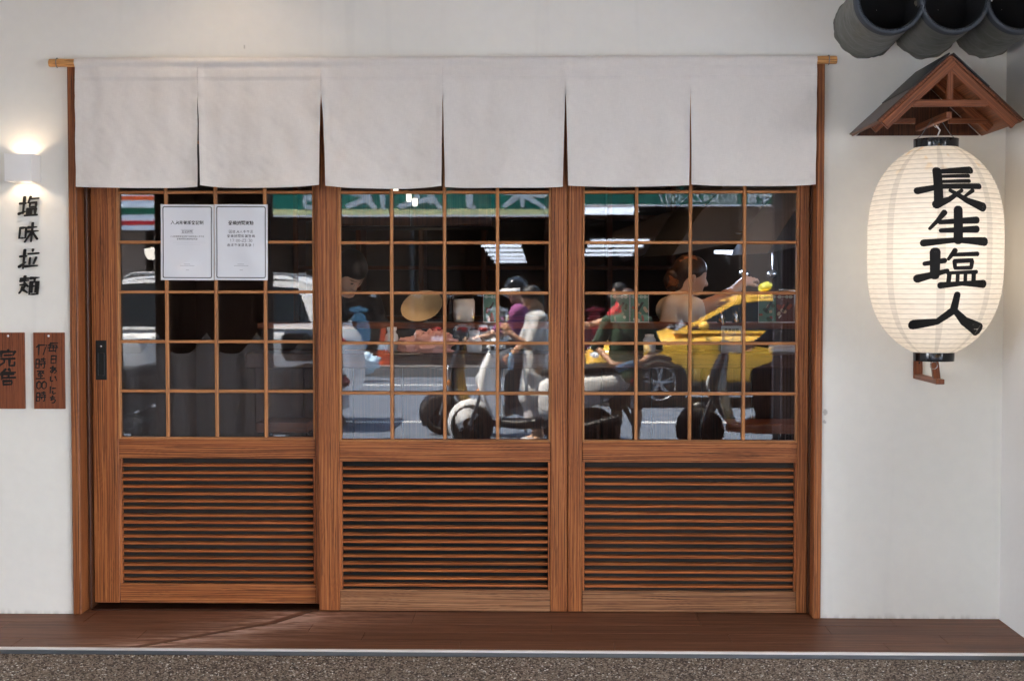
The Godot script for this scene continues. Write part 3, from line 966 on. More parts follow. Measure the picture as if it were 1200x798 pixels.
func notices():
	var W := 440
	var H := 632
	for q in [[-1.519, true, "laminated white notice at the left with the longer title and small print"], [-1.2905, false, "laminated white notice at the right with large grey opening hours"]]:
		var img := Image.create(W, H, false, Image.FORMAT_RGB8)
		img.fill(rgb(222, 224, 230))
		var k := rgb(34, 30, 32)
		var gy := rgb(84, 84, 90)
		var r := 14.0
		var x0 := 9.0
		var x1 := W - 9.0
		var y0 := 9.0
		var y1 := H - 9.0
		for s in [[x0 + r, y0, x1 - r, y0], [x1, y0 + r, x1, y1 - r], [x1 - r, y1, x0 + r, y1], [x0, y1 - r, x0, y0 + r]]:
			ink(img, Vector2(s[0], s[1]), Vector2(s[2], s[3]), 3.6, k)
		for s in [[x0 + r, y0 + r, PI], [x1 - r, y0 + r, PI * 1.5], [x1 - r, y1 - r, 0.0], [x0 + r, y1 - r, PI * 0.5]]:
			for a in 6:
				var p0 := Vector2(s[0], s[1]) + Vector2.from_angle(s[2] + PI * 0.5 * a / 6.0) * r
				ink(img, p0, Vector2(s[0], s[1]) + Vector2.from_angle(s[2] + PI * 0.5 * (a + 1) / 6.0) * r, 3.6, k)
		for s in [[0.0, 0.0], [W - 1.0, 0.0], [W - 1.0, H - 1.0], [0.0, H - 1.0]]:   # dark corners outside the rounded border
			for y in 14:
				for x in 14 - y:
					img.set_pixel(clampi(absi(int(s[0]) - x - 8), 0, W - 1), clampi(absi(int(s[1]) - y - 8), 0, H - 1), k)
		if q[1]:
			ink_text(img, "入內用餐採登記制", Vector2(W * 0.5, 130), 31, 36, 1.9, k)
			ink_text(img, "登記須知".replace("須知", "時間"), Vector2(W * 0.5, 213), 20, 24, 1.0, gy)
			for y in [206, 238]:
				ink(img, Vector2(W * 0.5 - 54, y), Vector2(W * 0.5 + 54, y), 0.9, gy)
			ink_text(img, "入內用餐請採登記制不便請見諒人手不足", Vector2(W * 0.5, 258), 14, 16.5, 0.6, gy)
			ink_text(img, "營業時間將調整為請見諒", Vector2(W * 0.5, 280), 14, 16.5, 0.6, gy)
			for s in [[70, 308, 370], [96, 322, 380], [130, 336, 330]]:
				for x in range(s[0], s[2], 8):
					ink(img, Vector2(x, s[1]), Vector2(x + 5, s[1]), 0.5, rgb(170, 172, 178))
		else:
			ink_text(img, "營業時間更動", Vector2(W * 0.5, 132), 33, 37, 2.0, k)
			ink_text(img, "因店內人手不足", Vector2(W * 0.5, 212), 24, 31, 1.2, gy)
			ink_text(img, "營業時間將調整為", Vector2(W * 0.5, 250), 24, 31, 1.2, gy)
			ink_text(img, "17:00-23:30", Vector2(W * 0.5, 289), 24, 18, 1.2, gy)
			ink_text(img, "造成不便請見諒!", Vector2(W * 0.5, 328), 24, 31, 1.2, gy)
		for s in [[190, 505, 246], [158, 518, 282], [208, 556, 232]]:
			for x in range(s[0], s[2], 7):
				ink(img, Vector2(x, s[1]), Vector2(x + 5, s[1] + 1), 0.9, gy)
		var m := mat("notice_print" + str(q[0]), Color.WHITE, 0.45)
		m.albedo_texture = ImageTexture.create_from_image(img)
		m.clearcoat_enabled = true
		m.clearcoat = 0.8
		m.clearcoat_roughness = 0.12
		var n := thing("notice", q[2] + "", "notice", Vector3(q[0], 1.5605, -0.1105), 0.0, "laminated notices on the sliding door")
		var wv := noise(int(q[0] * -1000), 1.0, 2)
		for part in [["film", 0.226, 0.319, 0.0, M.white_plastic], ["paper", 0.214, 0.307, 0.0012, m]]:
			var g := Geo.new()
			var rows := []
			var uvs := []
			for j in 25:
				var row := PackedVector3Array()
				var uv := PackedVector2Array()
				for i in 19:
					var u := i / 18.0
					var v := j / 24.0
					var x: float = (u - 0.5) * part[1]
					var y: float = (0.5 - v) * part[2]
					row.append(Vector3(x, y, part[3] + wv.get_noise_2d(x * 5.0, y * 5.0) * 0.003 + 0.002))
					uv.append(Vector2(u, v))
				rows.append(row); uvs.append(uv)
			g.grid(rows, false, false, Vector3(0, 0, 1), uvs)
			put(part[0], g, part[4], n)
		n.rotation.z = -0.006

func wall_things():
	# square up-and-down lamp
	var l := thing("wall_lamp", "small square white wall lamp glowing up and down", "wall lamp", Vector3(-2.156, 1.859, 0))
	var W := 0.112
	var hh := 0.112
	var D := 0.11
	var g := Geo.new()
	for s in [-1.0, 1.0]:
		g.box(Vector3(s * (W / 2 - 0.002), 0, D / 2), Vector3(0.004, hh, D), 0.001)
	g.box(Vector3(0, 0, D - 0.002), Vector3(W - 0.0082, hh - 0.001, 0.0038))
	g.box(Vector3(0, 0, 0.003), Vector3(W - 0.0082, hh - 0.001, 0.004))
	put("shell", g, M.white_paint, l)
	simple("core", Vector3(0, 0, D / 2 - 0.001), Vector3(0.085, 0.024, 0.088), M.white_paint, l, 0.002)
	var em := emit("warm_led", rgb(255, 224, 180), 0.6)
	for s in [-1.0, 1.0]:
		var b := Geo.new()
		b.lathe(Vector3(0, 0.0125 * s, D / 2), [[0.0, 0.002 * s], [0.02, 0.0015 * s], [0.022, 0.0]], 20)
		put("bulb", b, em, l)
		var sp := SpotLight3D.new()
		sp.name = "lamp_light"
		sp.light_color = rgb(255, 226, 194)
		sp.light_energy = 0.0024
		sp.light_size = 0.012
		sp.spot_angle = 62.0
		sp.spot_angle_attenuation = 0.4
		sp.spot_range = 8.0
		sp.spot_attenuation = 2.0
		sp.shadow_enabled = true
		l.add_child(sp, true)
		sp.position = Vector3(0, 0.019 * s, D / 2)
		sp.rotation_degrees.x = 90.0 * s
	# raised black characters
	var order := ["塩", "味", "拉", "麵"]
	var what := ["topmost", "second from the top", "third from the top", "lowest"]
	for k in 4:
		var t := put("raised_character", glyph(order[k], 0.08, 0.0088, 0.006, 0.12), M.ink_letter, self, Vector3(-2.149 - 0.001 * k, 1.706 - 0.1095 * k, 0.004))
		tag(t, "raised black brush character on the wall under the lamp, %s of four" % what[k], "lettering", "raised black characters")
	# two plaques
	for q in [[-2.243, 0.134, "brown wooden plaque with two large black characters, cut by the frame at left", [["完", -0.004, 0.052, 0.068], ["售", -0.002, -0.027, 0.066]]],
			[-2.073, 0.13, "brown wooden plaque with two columns of black handwriting", [["毎", 0.019, 0.098, 0.042], ["日", 0.019, 0.046, 0.032], ["あ", 0.018, 0.003, 0.03], ["い", 0.018, -0.037, 0.03], ["に", 0.017, -0.082, 0.031], ["ち", 0.016, -0.12, 0.029],
			["1", -0.043, 0.086, 0.044], ["7", -0.024, 0.086, 0.042], ["時", -0.033, 0.031, 0.042], ["至", -0.035, -0.016, 0.036], ["0", -0.044, -0.06, 0.034], ["0", -0.022, -0.06, 0.034], ["時", -0.033, -0.108, 0.04]]]]:
		var p := thing("plaque", q[2], "plaque", Vector3(q[0], 1.024, 0), 0.0, "wooden plaques on the wall")
		wpiece("board", Vector3(0, 0, 0.006), Vector3(q[1], 0.318, 0.011), 1, M.plaque_wood, p, 0.001)
		for ch in q[3]:
			var gl := glyph(ch[0], ch[3], 0.0098 if ch[3] > 0.05 else 0.0058, 0.0004, 0.05)
			put("character", gl, M.ink, p, Vector3(ch[1], ch[2], 0.0116))
		var nb := Geo.new()
		nb.lathe(Vector3.ZERO, [[0.0, 0.004], [0.0035, 0.003], [0.0048, 0.0]], 12, Vector3(0, 0, 1))
		put("pin", nb, M.white_plastic, p, Vector3(0, 0.145, 0.0115))

func lantern():
	# little gabled roof on the wall
	var r := thing("lantern_roof", "small brown gabled wooden roof fixed to the wall above the lantern", "roof", Vector3(1.512, 0, 0))
	var ey := 1.99
	var ay := 2.236
	var hw := 0.266
	var dep := 0.48
	for s in [-1.0, 1.0]:
		var a := Vector3(0, ay, 0)
		var b := Vector3(hw * s, ey, 0)
		var d := (b - a).normalized()
		var nrm := Vector3(-d.y * s, d.x * s, 0) if false else Vector3(s * absf(d.y), absf(d.x), 0)
		var ln := (b - a).length()
		# sloping boards: three each side, laid along the depth
		for k in 3:
			var g := Geo.new()
			wbox(g, Vector3.ZERO, Vector3(ln / 3 - 0.001, 0.011, dep + 0.006 * (k % 2)), 2, 0.0015, 0.9)
			var o := put("roof_board", g, M.roof_wood, r, a + d * ln * (k + 0.5) / 3.0 + Vector3(0, 0, dep / 2) + nrm * 0.001)
			o.basis = Basis(d * s, nrm, Vector3(0, 0, 1))
		# dark covering
		for k in 2:
			var g := Geo.new()
			g.box(Vector3.ZERO, Vector3(ln / 2 + 0.004, 0.006, dep + 0.012), 0.001)
			var o := put("roof_cover", g, M.black_plastic if k == 0 else M.dark_wood, r, a + d * ln * (k * 0.5 + 0.25) + Vector3(0, 0, dep / 2) + nrm * (0.0115 - 0.003 * k))
			o.basis = Basis(d * s, nrm, Vector3(0, 0, 1))
		# barge boards at the front, and rafters at the wall
		for z in [dep - 0.011, 0.45 * dep]:
			var g := Geo.new()
			wbox(g, Vector3.ZERO, Vector3(ln - (0.012 if z > 0.3 else 0.05), 0.036, 0.02), 0, 0.002, 1.1)
			var o := put("rafter", g, M.roof_wood, r, a + d * (ln * 0.5 - 0.004) - nrm * 0.0235 + Vector3(0, 0, z - (0.001 if s > 0 else 0.0)))
			o.basis = Basis(d * s, nrm, Vector3(0, 0, 1))
	# the triangular board at the wall, the tie beam and the king post in front
	var bp := PackedVector2Array([Vector2(-hw + 0.018, ey - 0.001), Vector2(hw - 0.018, ey - 0.001), Vector2(0, ay - 0.014)])
	var bg := Geo.new()
	bg.prism(bp, Vector3(0, 0, 0.001), Vector3.RIGHT, Vector3.UP, Vector3(0, 0, 0.014))
	put("back_board", bg, M.dark_wood, r)
	wpiece("tie_beam", Vector3(0, ey + 0.071, dep - 0.012), Vector3(0.276, 0.026, 0.022), 0, M.roof_wood, r, 0.002, 1.15)
	wpiece("king_post", Vector3(0, ey + 0.138, dep - 0.013), Vector3(0.022, 0.108, 0.02), 1, M.roof_wood, r, 0.002, 1.1)
	wpiece("hanging_bar", Vector3(0, ey + 0.028, 0.24), Vector3(0.022, 0.026, 0.45), 2, M.roof_wood, r, 0.002, 1.1)
	for s in [-1.0, 1.0]:
		var g := Geo.new()
		wbox(g, Vector3.ZERO, Vector3(0.15, 0.022, 0.02), 0, 0.002)
		var o := put("strut", g, M.roof_wood, r, Vector3(0.14 * s, ey + 0.034, 0.22))
		o.rotation.z = 0.0
	# the lantern: ribbed paper shade
	var L := thing("paper_lantern", "large white paper lantern with four black characters hanging under the little roof", "lantern", Vector3(1.514, 0, 0.28))
	var yt := 1.914
	var yb := 1.118
	var prof := func(y: float) -> float:
		var t := clampf((y - yb) / (yt - yb), 0.0, 1.0)
		var q := absf(t - 0.5) * 2.0
		var body := 0.2585 * pow(maxf(0.0, 1.0 - pow(q, 3.1) * 0.845), 0.62)
		return maxf(body, 0.084)
	var ribs := 42
	var rows := []
	var uvs := []
	var steps := ribs * 4
	for i in steps + 1:
		var y := lerpf(yb, yt, float(i) / steps)
		var ph := fposmod(float(i) / 4.0, 1.0)
		var rad: float = prof.call(y) - 0.0022 * sin(PI * ph)
		var row := PackedVector3Array()
		var uv := PackedVector2Array()
		for k in 65:
			var a := TAU * k / 64.0
			row.append(Vector3(sin(a) * rad, y, cos(a) * rad))
			uv.append(Vector2(k / 64.0, float(i) / steps))
		rows.append(row); uvs.append(uv)
	var g := Geo.new()
	g.grid(rows, false, false, Vector3.ZERO, uvs)
	var pm := mat("lantern_paper", Color.WHITE, 0.8)
	var fib := noise(88, 1.0, 3)
	pm.albedo_texture = tex(512, 512, func(x, y):
		var k := 0.93 + fib.get_noise_2d(x * 0.05, y * 0.12) * 0.04
		var rib := fposmod(y / 512.0 * ribs, 1.0)
		if rib < 0.09 or rib > 0.91:
			k *= 0.86                                   # bamboo hoop seen through the paper
		var seam := fposmod(x / 512.0 * 8.0 + 0.31, 1.0)   # eight gores; the overlap is double paper
		if seam < 0.16:
			k *= 0.925
		var stain := smoothstep(0.32, 0.6, fib.get_noise_2d(x * 0.03 + 70.0, y * 0.02)) * smoothstep(400.0, 512.0, float(y)) * 0.18
		return Color(k, k * (0.988 - stain * 0.4), k * (0.965 - stain)))
	pm.backlight_enabled = true
	pm.backlight = Color(1.0, 0.97, 0.92)
	put("paper_shade", g, pm, L)
	for q in [[yt - 0.004, 0.085, 0.036, 1.0], [yb - 0.034, 0.078, 0.038, -1.0]]:
		var cg := Geo.new()
		var y: float = q[0]
		cg.lathe(Vector3.ZERO, [[q[1] - 0.004, y + 0.001], [q[1], y], [q[1] + 0.001, y + q[2]], [q[1] - 0.004, y + q[2]], [q[1] - 0.005, y]], 40)
		put("cap_ring", cg, M.black_gloss, L)
	# the four characters, painted on the paper
	var S := [
		["character", [[[200, 90], [350, 82]], [15, 26]], [[[207, 84], [202, 222]], [28, 30]], [[[210, 110], [337, 107]], [11, 14]], [[[210, 132], [337, 129]], [11, 14]], [[[124, 168], [215, 152], [382, 150]], [24, 17, 20]], [[[192, 226], [245, 205], [300, 168]], [30, 18, 12]], [[[250, 168], [320, 210], [392, 236]], [12, 20, 32]], [[[348, 168], [312, 192]], [15, 10]]],
		["character", [[[224, 258], [196, 292], [166, 324]], [20, 14, 11]], [[[205, 298], [362, 289]], [15, 24]], [[[280, 246], [280, 372]], [30, 32]], [[[208, 332], [362, 326]], [14, 24]], [[[142, 382], [270, 370], [400, 376]], [24, 17, 30]]],
		["character", [[[188, 417], [188, 515]], [34, 30]], [[[148, 466], [226, 453]], [15, 18]], [[[122, 527], [238, 494]], [28, 14]], [[[268, 412], [240, 448]], [18, 11]], [[[252, 430], [366, 426]], [12, 16]], [[[266, 456], [342, 452], [338, 482], [268, 484], [266, 456]], [15, 15, 14, 12, 15]], [[[238, 504], [362, 499]], [11, 14]], [[[246, 504], [242, 548]], [15, 15]], [[[280, 502], [280, 548]], [13, 13]], [[[313, 502], [313, 548]], [13, 13]], [[[350, 500], [350, 548]], [16, 16]], [[[210, 554], [300, 546], [398, 548]], [22, 15, 28]]],
		["character", [[[282, 590], [272, 655], [212, 702], [124, 716]], [22, 27, 22, 34]], [[[268, 648], [325, 700], [402, 736]], [16, 30, 46]]],
	]
	var yscale := 0.0032
	for ch in S:
		var cg := Geo.new()
		var layer := 0
		for st in ch.slice(1):
			var pts := []
			for p in st[0]:
				pts.append(Vector2((p[0] - 262.0) / 3.629 * 0.00325, 1.887 - (p[1] / 3.629) * 0.00333))
			var ws := []
			for w in st[1]:
				ws.append(w / 3.629 * 0.00325 * 1.25)
			var place := func(x: float, y: float, h: float) -> Vector3:
				var rad: float = prof.call(y) + 0.0004 + h
				var a := asin(clampf(x / maxf(rad, 0.1), -0.95, 0.95))
				return Vector3(sin(a) * rad, y, cos(a) * rad)
			brush(cg, pts, ws, 0.0006, place, 0.0001 * layer, 8)
			layer += 1
		put("character", cg, M.ink, L)
	# bulb inside, wires above, bracket below
	var bulb := Geo.new()
	bulb.ball(Vector3.ZERO, Vector3(0.04, 0.05, 0.04))
	put("bulb", bulb, emit("lantern_bulb", rgb(255, 226, 190), 0.6), L, Vector3(0, 1.50, 0))
	lamp(L, "lantern_light", Vector3(0, 1.50, 0), rgb(255, 251, 249), 0.0052, 0.04)
	var wi := Geo.new()
	for s in [-1.0, 1.0]:
		wi.tube([Vector3(0.083 * s, 1.94, 0), Vector3(0.055 * s, 1.965, 0), Vector3(0.012 * s, 2.03, 0)], 0.0014, 6)
	put("wire", wi, M.steel_dull, L)
	var hk := Geo.new()
	var path := []
	for k in 12:
		var a := TAU * k / 11.0
		path.append(Vector3(cos(a) * 0.012, 2.014 + sin(a) * 0.022, 0))
	hk.tube(path, 0.0022, 6)
	put("hook", hk, M.steel, L)
	var fl := Geo.new()
	fl.tube([Vector3(0.0, 2.0, 0.0), Vector3(0.012, 1.98, 0.01), Vector3(0.004, 1.955, 0.0), Vector3(0.0, 1.90, 0.0)], 0.0032, 8)
	put("flex", fl, M.white_plastic, L)
	var b := thing("lantern_bracket", "small brown wooden bracket on the wall below the lantern", "bracket", Vector3(1.512, 0, 0))
	wpiece("back_plate", Vector3(0.012, 1.047, 0.008), Vector3(0.036, 0.1, 0.015), 1, M.roof_wood, b, 0.002, 1.3)
	wpiece("arm", Vector3(0.012, 1.006, 0.18), Vector3(0.032, 0.02, 0.33), 2, M.roof_wood, b, 0.002)
	var sg := Geo.new()
	wbox(sg, Vector3.ZERO, Vector3(0.028, 0.1, 0.022), 1, 0.002, 0.8)
	var so := put("strut", sg, M.roof_wood, b, Vector3(0.012, 1.052, 0.27))
	so.rotation.x = -0.45
	var rg := Geo.new()
	var rp := []
	for k in 15:
		var a := TAU * k / 14.0
		rp.append(Vector3(cos(a) * 0.014, 1.066 + sin(a) * 0.014, 0.29))
	rg.tube(rp, 0.0014, 6)
	put("ring", rg, M.steel, b)
	var sc := Geo.new()
	sc.ball(Vector3(0.016, 1.062, 0.016), Vector3(0.004, 0.004, 0.002), 8, 5)
	put("screw", sc, M.black_metal, b)

func ducts():
	var dm := mat("duct_wrap", rgb(98, 100, 94), 0.38)
	dm.normal_enabled = true
	var nt := ntex(noise(91, 0.02, 4), 256)
	nt.as_normal_map = true
	nt.bump_strength = 5.0
	dm.normal_texture = nt
	dm.normal_scale = 0.35
	tri(dm, Vector3(2.0, 2.0, 2.0))
	mat("duct_rim", rgb(66, 72, 80), 0.75)
	mat("duct_dark", rgb(22, 22, 24), 0.9)
	mat("putty", rgb(120, 116, 110), 0.95)
	var wr := noise(93, 1.0, 3)
	for k in 3:
		var d := thing("air_duct", ["dark wrapped round duct, leftmost of three above the lantern", "dark wrapped round duct in the middle of three above the lantern", "dark wrapped round duct nearest the side wall"][k], "duct", Vector3([1.303, 1.541, 1.786][k], 2.436, 0), 0.0, "round ducts out of the wall")
		var g := Geo.new()
		var rows := []
		var n := 46
		var R := 0.126
		for i in n + 1:
			var z := 0.46 * i / n + 0.002
			var row := PackedVector3Array()
			var seam := fposmod(z * 11.0 + k * 0.3, 1.0)
			for s in 56:
				var a := TAU * s / 56.0
				var sp := fposmod(z * 9.5 + a / TAU * 0.35 + k * 0.41, 1.0)
				var rr := R + 0.0035 * smoothstep(0.0, 0.08, sp) - 0.002 * sp + wr.get_noise_3d(cos(a) * 3.0 + k * 9.0, sin(a) * 3.0, z * 9.0) * 0.003
				if i < 2:
					rr += 0.006 * wr.get_noise_2d(a * 2.0, k * 5.0) + 0.002
				row.append(Vector3(-0.020 * z / 0.46 + cos(a) * rr, 0.012 * z / 0.46 + sin(a) * rr, z))
			rows.append(row)
		g.grid(rows, true)
		put("wrapped_tube", g, dm, d)
		var c := Vector3(-0.020, 0.012, 0.462)
		var rim := Geo.new()
		rim.lathe(c, [[0.1145, 0.0], [0.1145, 0.028], [0.117, 0.033], [0.122, 0.035], [0.127, 0.033], [0.1315, 0.028], [0.133, -0.004]], 56, Vector3(0, 0, 1))
		put("rim", rim, M.duct_rim, d)
		var inn := Geo.new()
		inn.lathe(c, [[0.1125, 0.03], [0.1125, -0.2], [0.001, -0.2]], 40, Vector3(0, 0, 1))
		put("lining", inn, M.duct_dark, d)
		var pt := Geo.new()
		var prow := []
		for q in [[0.0, 0.020], [0.006, 0.010], [0.010, 0.002]]:
			var row := PackedVector3Array()
			for s in 72:
				var a := TAU * s / 72.0
				var rr: float = 0.127 + q[1] * 0.4 * (1.0 + wr.get_noise_2d(cos(a) * 2.0 + k * 4.0, sin(a) * 2.0))
				row.append(Vector3(cos(a) * rr, sin(a) * rr, q[0] + 0.001))
			prow.append(row)
		pt.grid(prow, true)
		put("seal", pt, M.putty, d)
	# a strip of torn tape hanging between the second and the third
	var t := Geo.new()
	t.tube([Vector3(0.118, 0.08, 0.49), Vector3(0.119, 0.035, 0.492), Vector3(0.116, 0.0, 0.487)], 0.0035, 5)
	put("torn_tape", t, M.white_plastic, get_node("air_duct_001"))

# ---------------------------------------------------------------- behind the glass
func inside():
	sheet("inner_floor", "dark floor inside the shop", "floor", Vector3(-0.56, -0.08, -3.1), Vector3(5.2, 0.1, 5.8), M.inside_floor, "structure")
	sheet("inner_ceiling", "brown ceiling inside the shop", "ceiling", Vector3(-0.56, 2.82, -3.1), Vector3(5.2, 0.12, 5.8), M.inside_wall, "structure")
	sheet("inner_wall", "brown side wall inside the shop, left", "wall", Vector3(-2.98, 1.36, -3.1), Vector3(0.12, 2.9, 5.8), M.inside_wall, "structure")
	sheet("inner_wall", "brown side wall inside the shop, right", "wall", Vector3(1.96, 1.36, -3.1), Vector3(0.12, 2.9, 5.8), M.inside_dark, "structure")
	sheet("inner_wall", "brown rear wall inside the shop", "wall", Vector3(-0.56, 1.36, -5.94), Vector3(5.2, 2.9, 0.12), M.inside_wall, "structure")
	# two-tier counter
	var c := thing("bar_counter", "dark brown wooden bar counter with a raised shelf, behind the glazed doors", "counter", Vector3(0, -0.03, -1.1))
	wpiece("counter_top", Vector3(0.15, 1.048, 0.03), Vector3(3.2, 0.072, 0.3), 0, M.dark_wood, c, 0.004, 1.3)
	wpiece("raised_shelf", Vector3(0.15, 1.208, -0.25), Vector3(3.2, 0.03, 0.28), 0, M.plaque_wood, c, 0.003)
	for k in 13:
		wpiece("front_plank", Vector3(-1.33 + k * 0.2465, 0.505, -0.06), Vector3(0.243, 1.0, 0.02), 1, M.dark_wood, c, 0.003, 0.8)
	simple("riser", Vector3(0.15, 1.14, -0.13), Vector3(3.18, 0.105, 0.02), M.inside_dark, c)
	simple("body", Vector3(0.15, 0.52, -0.25), Vector3(3.16, 1.03, 0.3), M.inside_dark, c)
	# stools: plank seats on legs
	for q in [[-1.22, "low wooden bench with a plank seat behind the sliding door"], [1.01, "low wooden bench with a plank seat behind the right glazed door"]]:
		var b := thing("bench", q[1], "bench", Vector3(q[0], -0.03, -0.75), 0.0, "benches inside the shop")
		wpiece("seat", Vector3(0, 0.755, 0), Vector3(0.36 if q[0] > 0 else 0.24, 0.045, 0.26), 0, M.plaque_wood, b, 0.004, 1.5)
		for s in [[-1.0, -1.0], [1.0, -1.0], [-1.0, 1.0], [1.0, 1.0]]:
			simple("leg", Vector3(s[0] * 0.1, 0.365, s[1] * 0.1), Vector3(0.028, 0.73, 0.028), M.black_metal, b)
	# grey half curtain behind the left door
	var hc := mat("grey_cloth", rgb(92, 90, 92), 0.9)
	hc.transparency = BaseMaterial3D.TRANSPARENCY_ALPHA
	hc.albedo_color.a = 0.5
	var g := Geo.new()
	var rows := []
	for j in 25:
		var row := PackedVector3Array()
		for i in 73:
			var u := i / 72.0
			var v := j / 24.0
			var x := -1.83 + 0.86 * u
			var sw := absf(sin(u * PI * 4.0 + 0.9))
			var top := 1.085 + 0.095 * pow(1.0 - sw, 1.3)
			row.append(Vector3(x, lerpf(top, 0.71, v), -0.19 + 0.012 * sin(u * 52.0) * (1.0 - v * 0.4)))
		rows.append(row)
	g.grid(rows, false, false, Vector3(0, 0, 1))
	tag(put("half_curtain", g, hc, self), "sheer grey half curtain with a scalloped top behind the sliding door", "curtain")
	# straw tray
	var straw := mat("straw", Color.WHITE, 0.8)
	straw.albedo_texture = ntex(noise(120, 0.12, 2), 256, [[0.0, rgb(186, 146, 92)], [1.0, rgb(246, 216, 168)]])
	tri(straw, Vector3(6, 6, 6), false)
	var t := thing("straw_tray", "round woven straw tray tilted on the raised shelf", "tray", Vector3(-0.62, 1.232, -1.24))
	var tg := Geo.new()
	var weave := [[0.0, 0.0], [0.05, 0.001], [0.085, 0.012], [0.105, 0.026], [0.108, 0.03]]
	for k in 23:
		var f := k / 22.0
		weave.append([0.104 * (1.0 - f), 0.029 - 0.022 * sin(f * PI * 0.5) + (0.0016 if k % 2 else -0.0006)])
	tg.lathe(Vector3.ZERO, weave, 30)
	var to := put("bowl", tg, straw, t)
	to.rotation = Vector3(0.75, 0.15, 0.28)
	to.position.y = 0.025
	# pink cloth bundle
	var pk := mat("pink_cloth", rgb(226, 166, 152), 0.9)
	var wr := noise(131, 1.0, 4)
	var bg := Geo.new()
	var brow := []
	for i in 27:
		var f := PI * i / 26.0
		var row := PackedVector3Array()
		for k in 44:
			var a := TAU * k / 44.0
			var d := Vector3(sin(f) * cos(a), -cos(f), sin(f) * sin(a))
			var r := 1.0 + wr.get_noise_3dv(d * 1.6) * 0.5 + absf(wr.get_noise_3dv(d * 4.5 + Vector3(5, 0, 0))) * 0.3
			var p := d * r * Vector3(0.125, 0.062, 0.09)
			p.y = maxf(p.y, -0.035)
			p.x += 0.03 * d.y
			row.append(p)
		brow.append(row)
	bg.grid(brow, true)
	tag(put("cloth_bundle", bg, pk, self, Vector3(-0.585, 1.089, -1.02)), "crumpled pink cloth bundle lying on the bar counter", "cloth")
	# bottles, jars and pots
	mat("red_glass", rgb(150, 26, 22), 0.1)
	mat("clear_plastic", rgb(206, 210, 214), 0.15)
	mat("brown_glass", rgb(50, 26, 14), 0.1)
	mat("cream", rgb(226, 214, 196), 0.5)
	mat("label_print", rgb(196, 70, 60), 0.5)
	for q in [["jar", Vector3(-0.755, 1.055, -1.03), [[0.0, 0.0], [0.034, 0.002], [0.036, 0.06], [0.03, 0.085], [0.022, 0.092], [0.022, 0.115], [0.0, 0.117]], "clear_plastic", "clear jar on the counter left of the pink bundle", "jar"],
			["red_pot", Vector3(-0.66, 1.193, -1.42), [[0.0, 0.0], [0.03, 0.004], [0.042, 0.03], [0.04, 0.06], [0.02, 0.085], [0.008, 0.1], [0.0, 0.1]], "red_glass", "small round red glass pot behind the straw tray", "pot"],
			["white_jar", Vector3(-0.42, 1.193, -1.33), [[0.0, 0.0], [0.05, 0.003], [0.056, 0.05], [0.056, 0.105], [0.045, 0.125], [0.0, 0.128]], "cream", "pale wide jar on the raised shelf, centre door", "jar"],
			["sauce_bottle", Vector3(-0.49, 1.193, -1.4), [[0.0, 0.0], [0.022, 0.002], [0.023, 0.08], [0.01, 0.12], [0.009, 0.15], [0.0, 0.152]], "brown_glass", "thin dark sauce bottle left of the pale jar", "bottle"],
			["squat_jar", Vector3(-0.352, 1.055, -1.02), [[0.0, 0.0], [0.036, 0.002], [0.04, 0.05], [0.026, 0.075], [0.024, 0.1], [0.0, 0.102]], "clear_plastic", "clear squat jar on the counter right of the pink bundle", "jar"],
			["steel_pot", Vector3(1.3, 1.193, -1.45), [[0.0, 0.0], [0.1, 0.003], [0.105, 0.16], [0.108, 0.165], [0.098, 0.165], [0.098, 0.02], [0.0, 0.015]], "steel", "tall steel stock pot behind the right glazed door", "pot"],
			["condiment_jar", Vector3(0.50, 1.055, -1.05), [[0.0, 0.0], [0.03, 0.002], [0.032, 0.06], [0.02, 0.08], [0.0, 0.082]], "clear_plastic", "clear condiment jar on the counter of the right door", "jar"]]:
		var o := thing(q[0], q[4], q[5], q[1])
		var lg := Geo.new()
		lg.lathe(Vector3.ZERO, q[2], 22)
		put("body", lg, M[q[3]], o)
		var h: float = q[2][-1][1]
		var cap := Geo.new()
		cap.lathe(Vector3(0, h, 0), [[q[2][-2][0] * 1.06 + 0.001, -0.012], [q[2][-2][0] * 1.06 + 0.001, 0.004], [0.0, 0.006]], 18)
		if q[0] != "steel_pot":
			put("lid", cap, M.black_plastic if q[3] != "clear_plastic" else M.white_plastic, o)
	# green picture menus standing on the raised shelf
	for q in [[0.368, "green picture menu card, left one of the pair beside the green shirt's reflection"], [0.464, "green picture menu card, right one of the pair on the shelf"], [-0.281, "narrow green menu card beside the purple rider's reflection"], [1.105, "green picture menu card at the far right, left of two"], [1.19, "reddish picture menu card at the far right end of the shelf"]]:
		var img := Image.create(128, 192, false, Image.FORMAT_RGB8)
		img.fill(rgb(88, 132, 112) if q[0] < 1.15 else rgb(96, 58, 54))
		ink_text(img, "一一一一一", Vector2(64, 12), 20, 24, 2.5, rgb(206, 214, 200))
		ink_text(img, "日一日日", Vector2(64, 14), 18, 26, 2.0, rgb(206, 214, 200))
		var r := RandomNumberGenerator.new()
		r.seed = int(q[0] * 1000) + 2000
		for k in 7:
			var a := Vector2(r.randf_range(20, 108), r.randf_range(70, 180))
			ink(img, a, a + Vector2(r.randf_range(-28, 28), r.randf_range(-30, 30)), r.randf_range(5, 13), [rgb(150, 74, 50), rgb(60, 84, 60), rgb(196, 170, 140), rgb(176, 96, 80), rgb(214, 210, 200)][r.randi() % 5])
		ink(img, Vector2(84, 60), Vector2(44, 120), 3.5, rgb(40, 34, 30))
		ink(img, Vector2(92, 62), Vector2(52, 124), 3.0, rgb(40, 34, 30))
		var m := mat("menu_print_%d" % int(q[0] * 1000), Color.WHITE, 0.4)
		m.albedo_texture = ImageTexture.create_from_image(img)
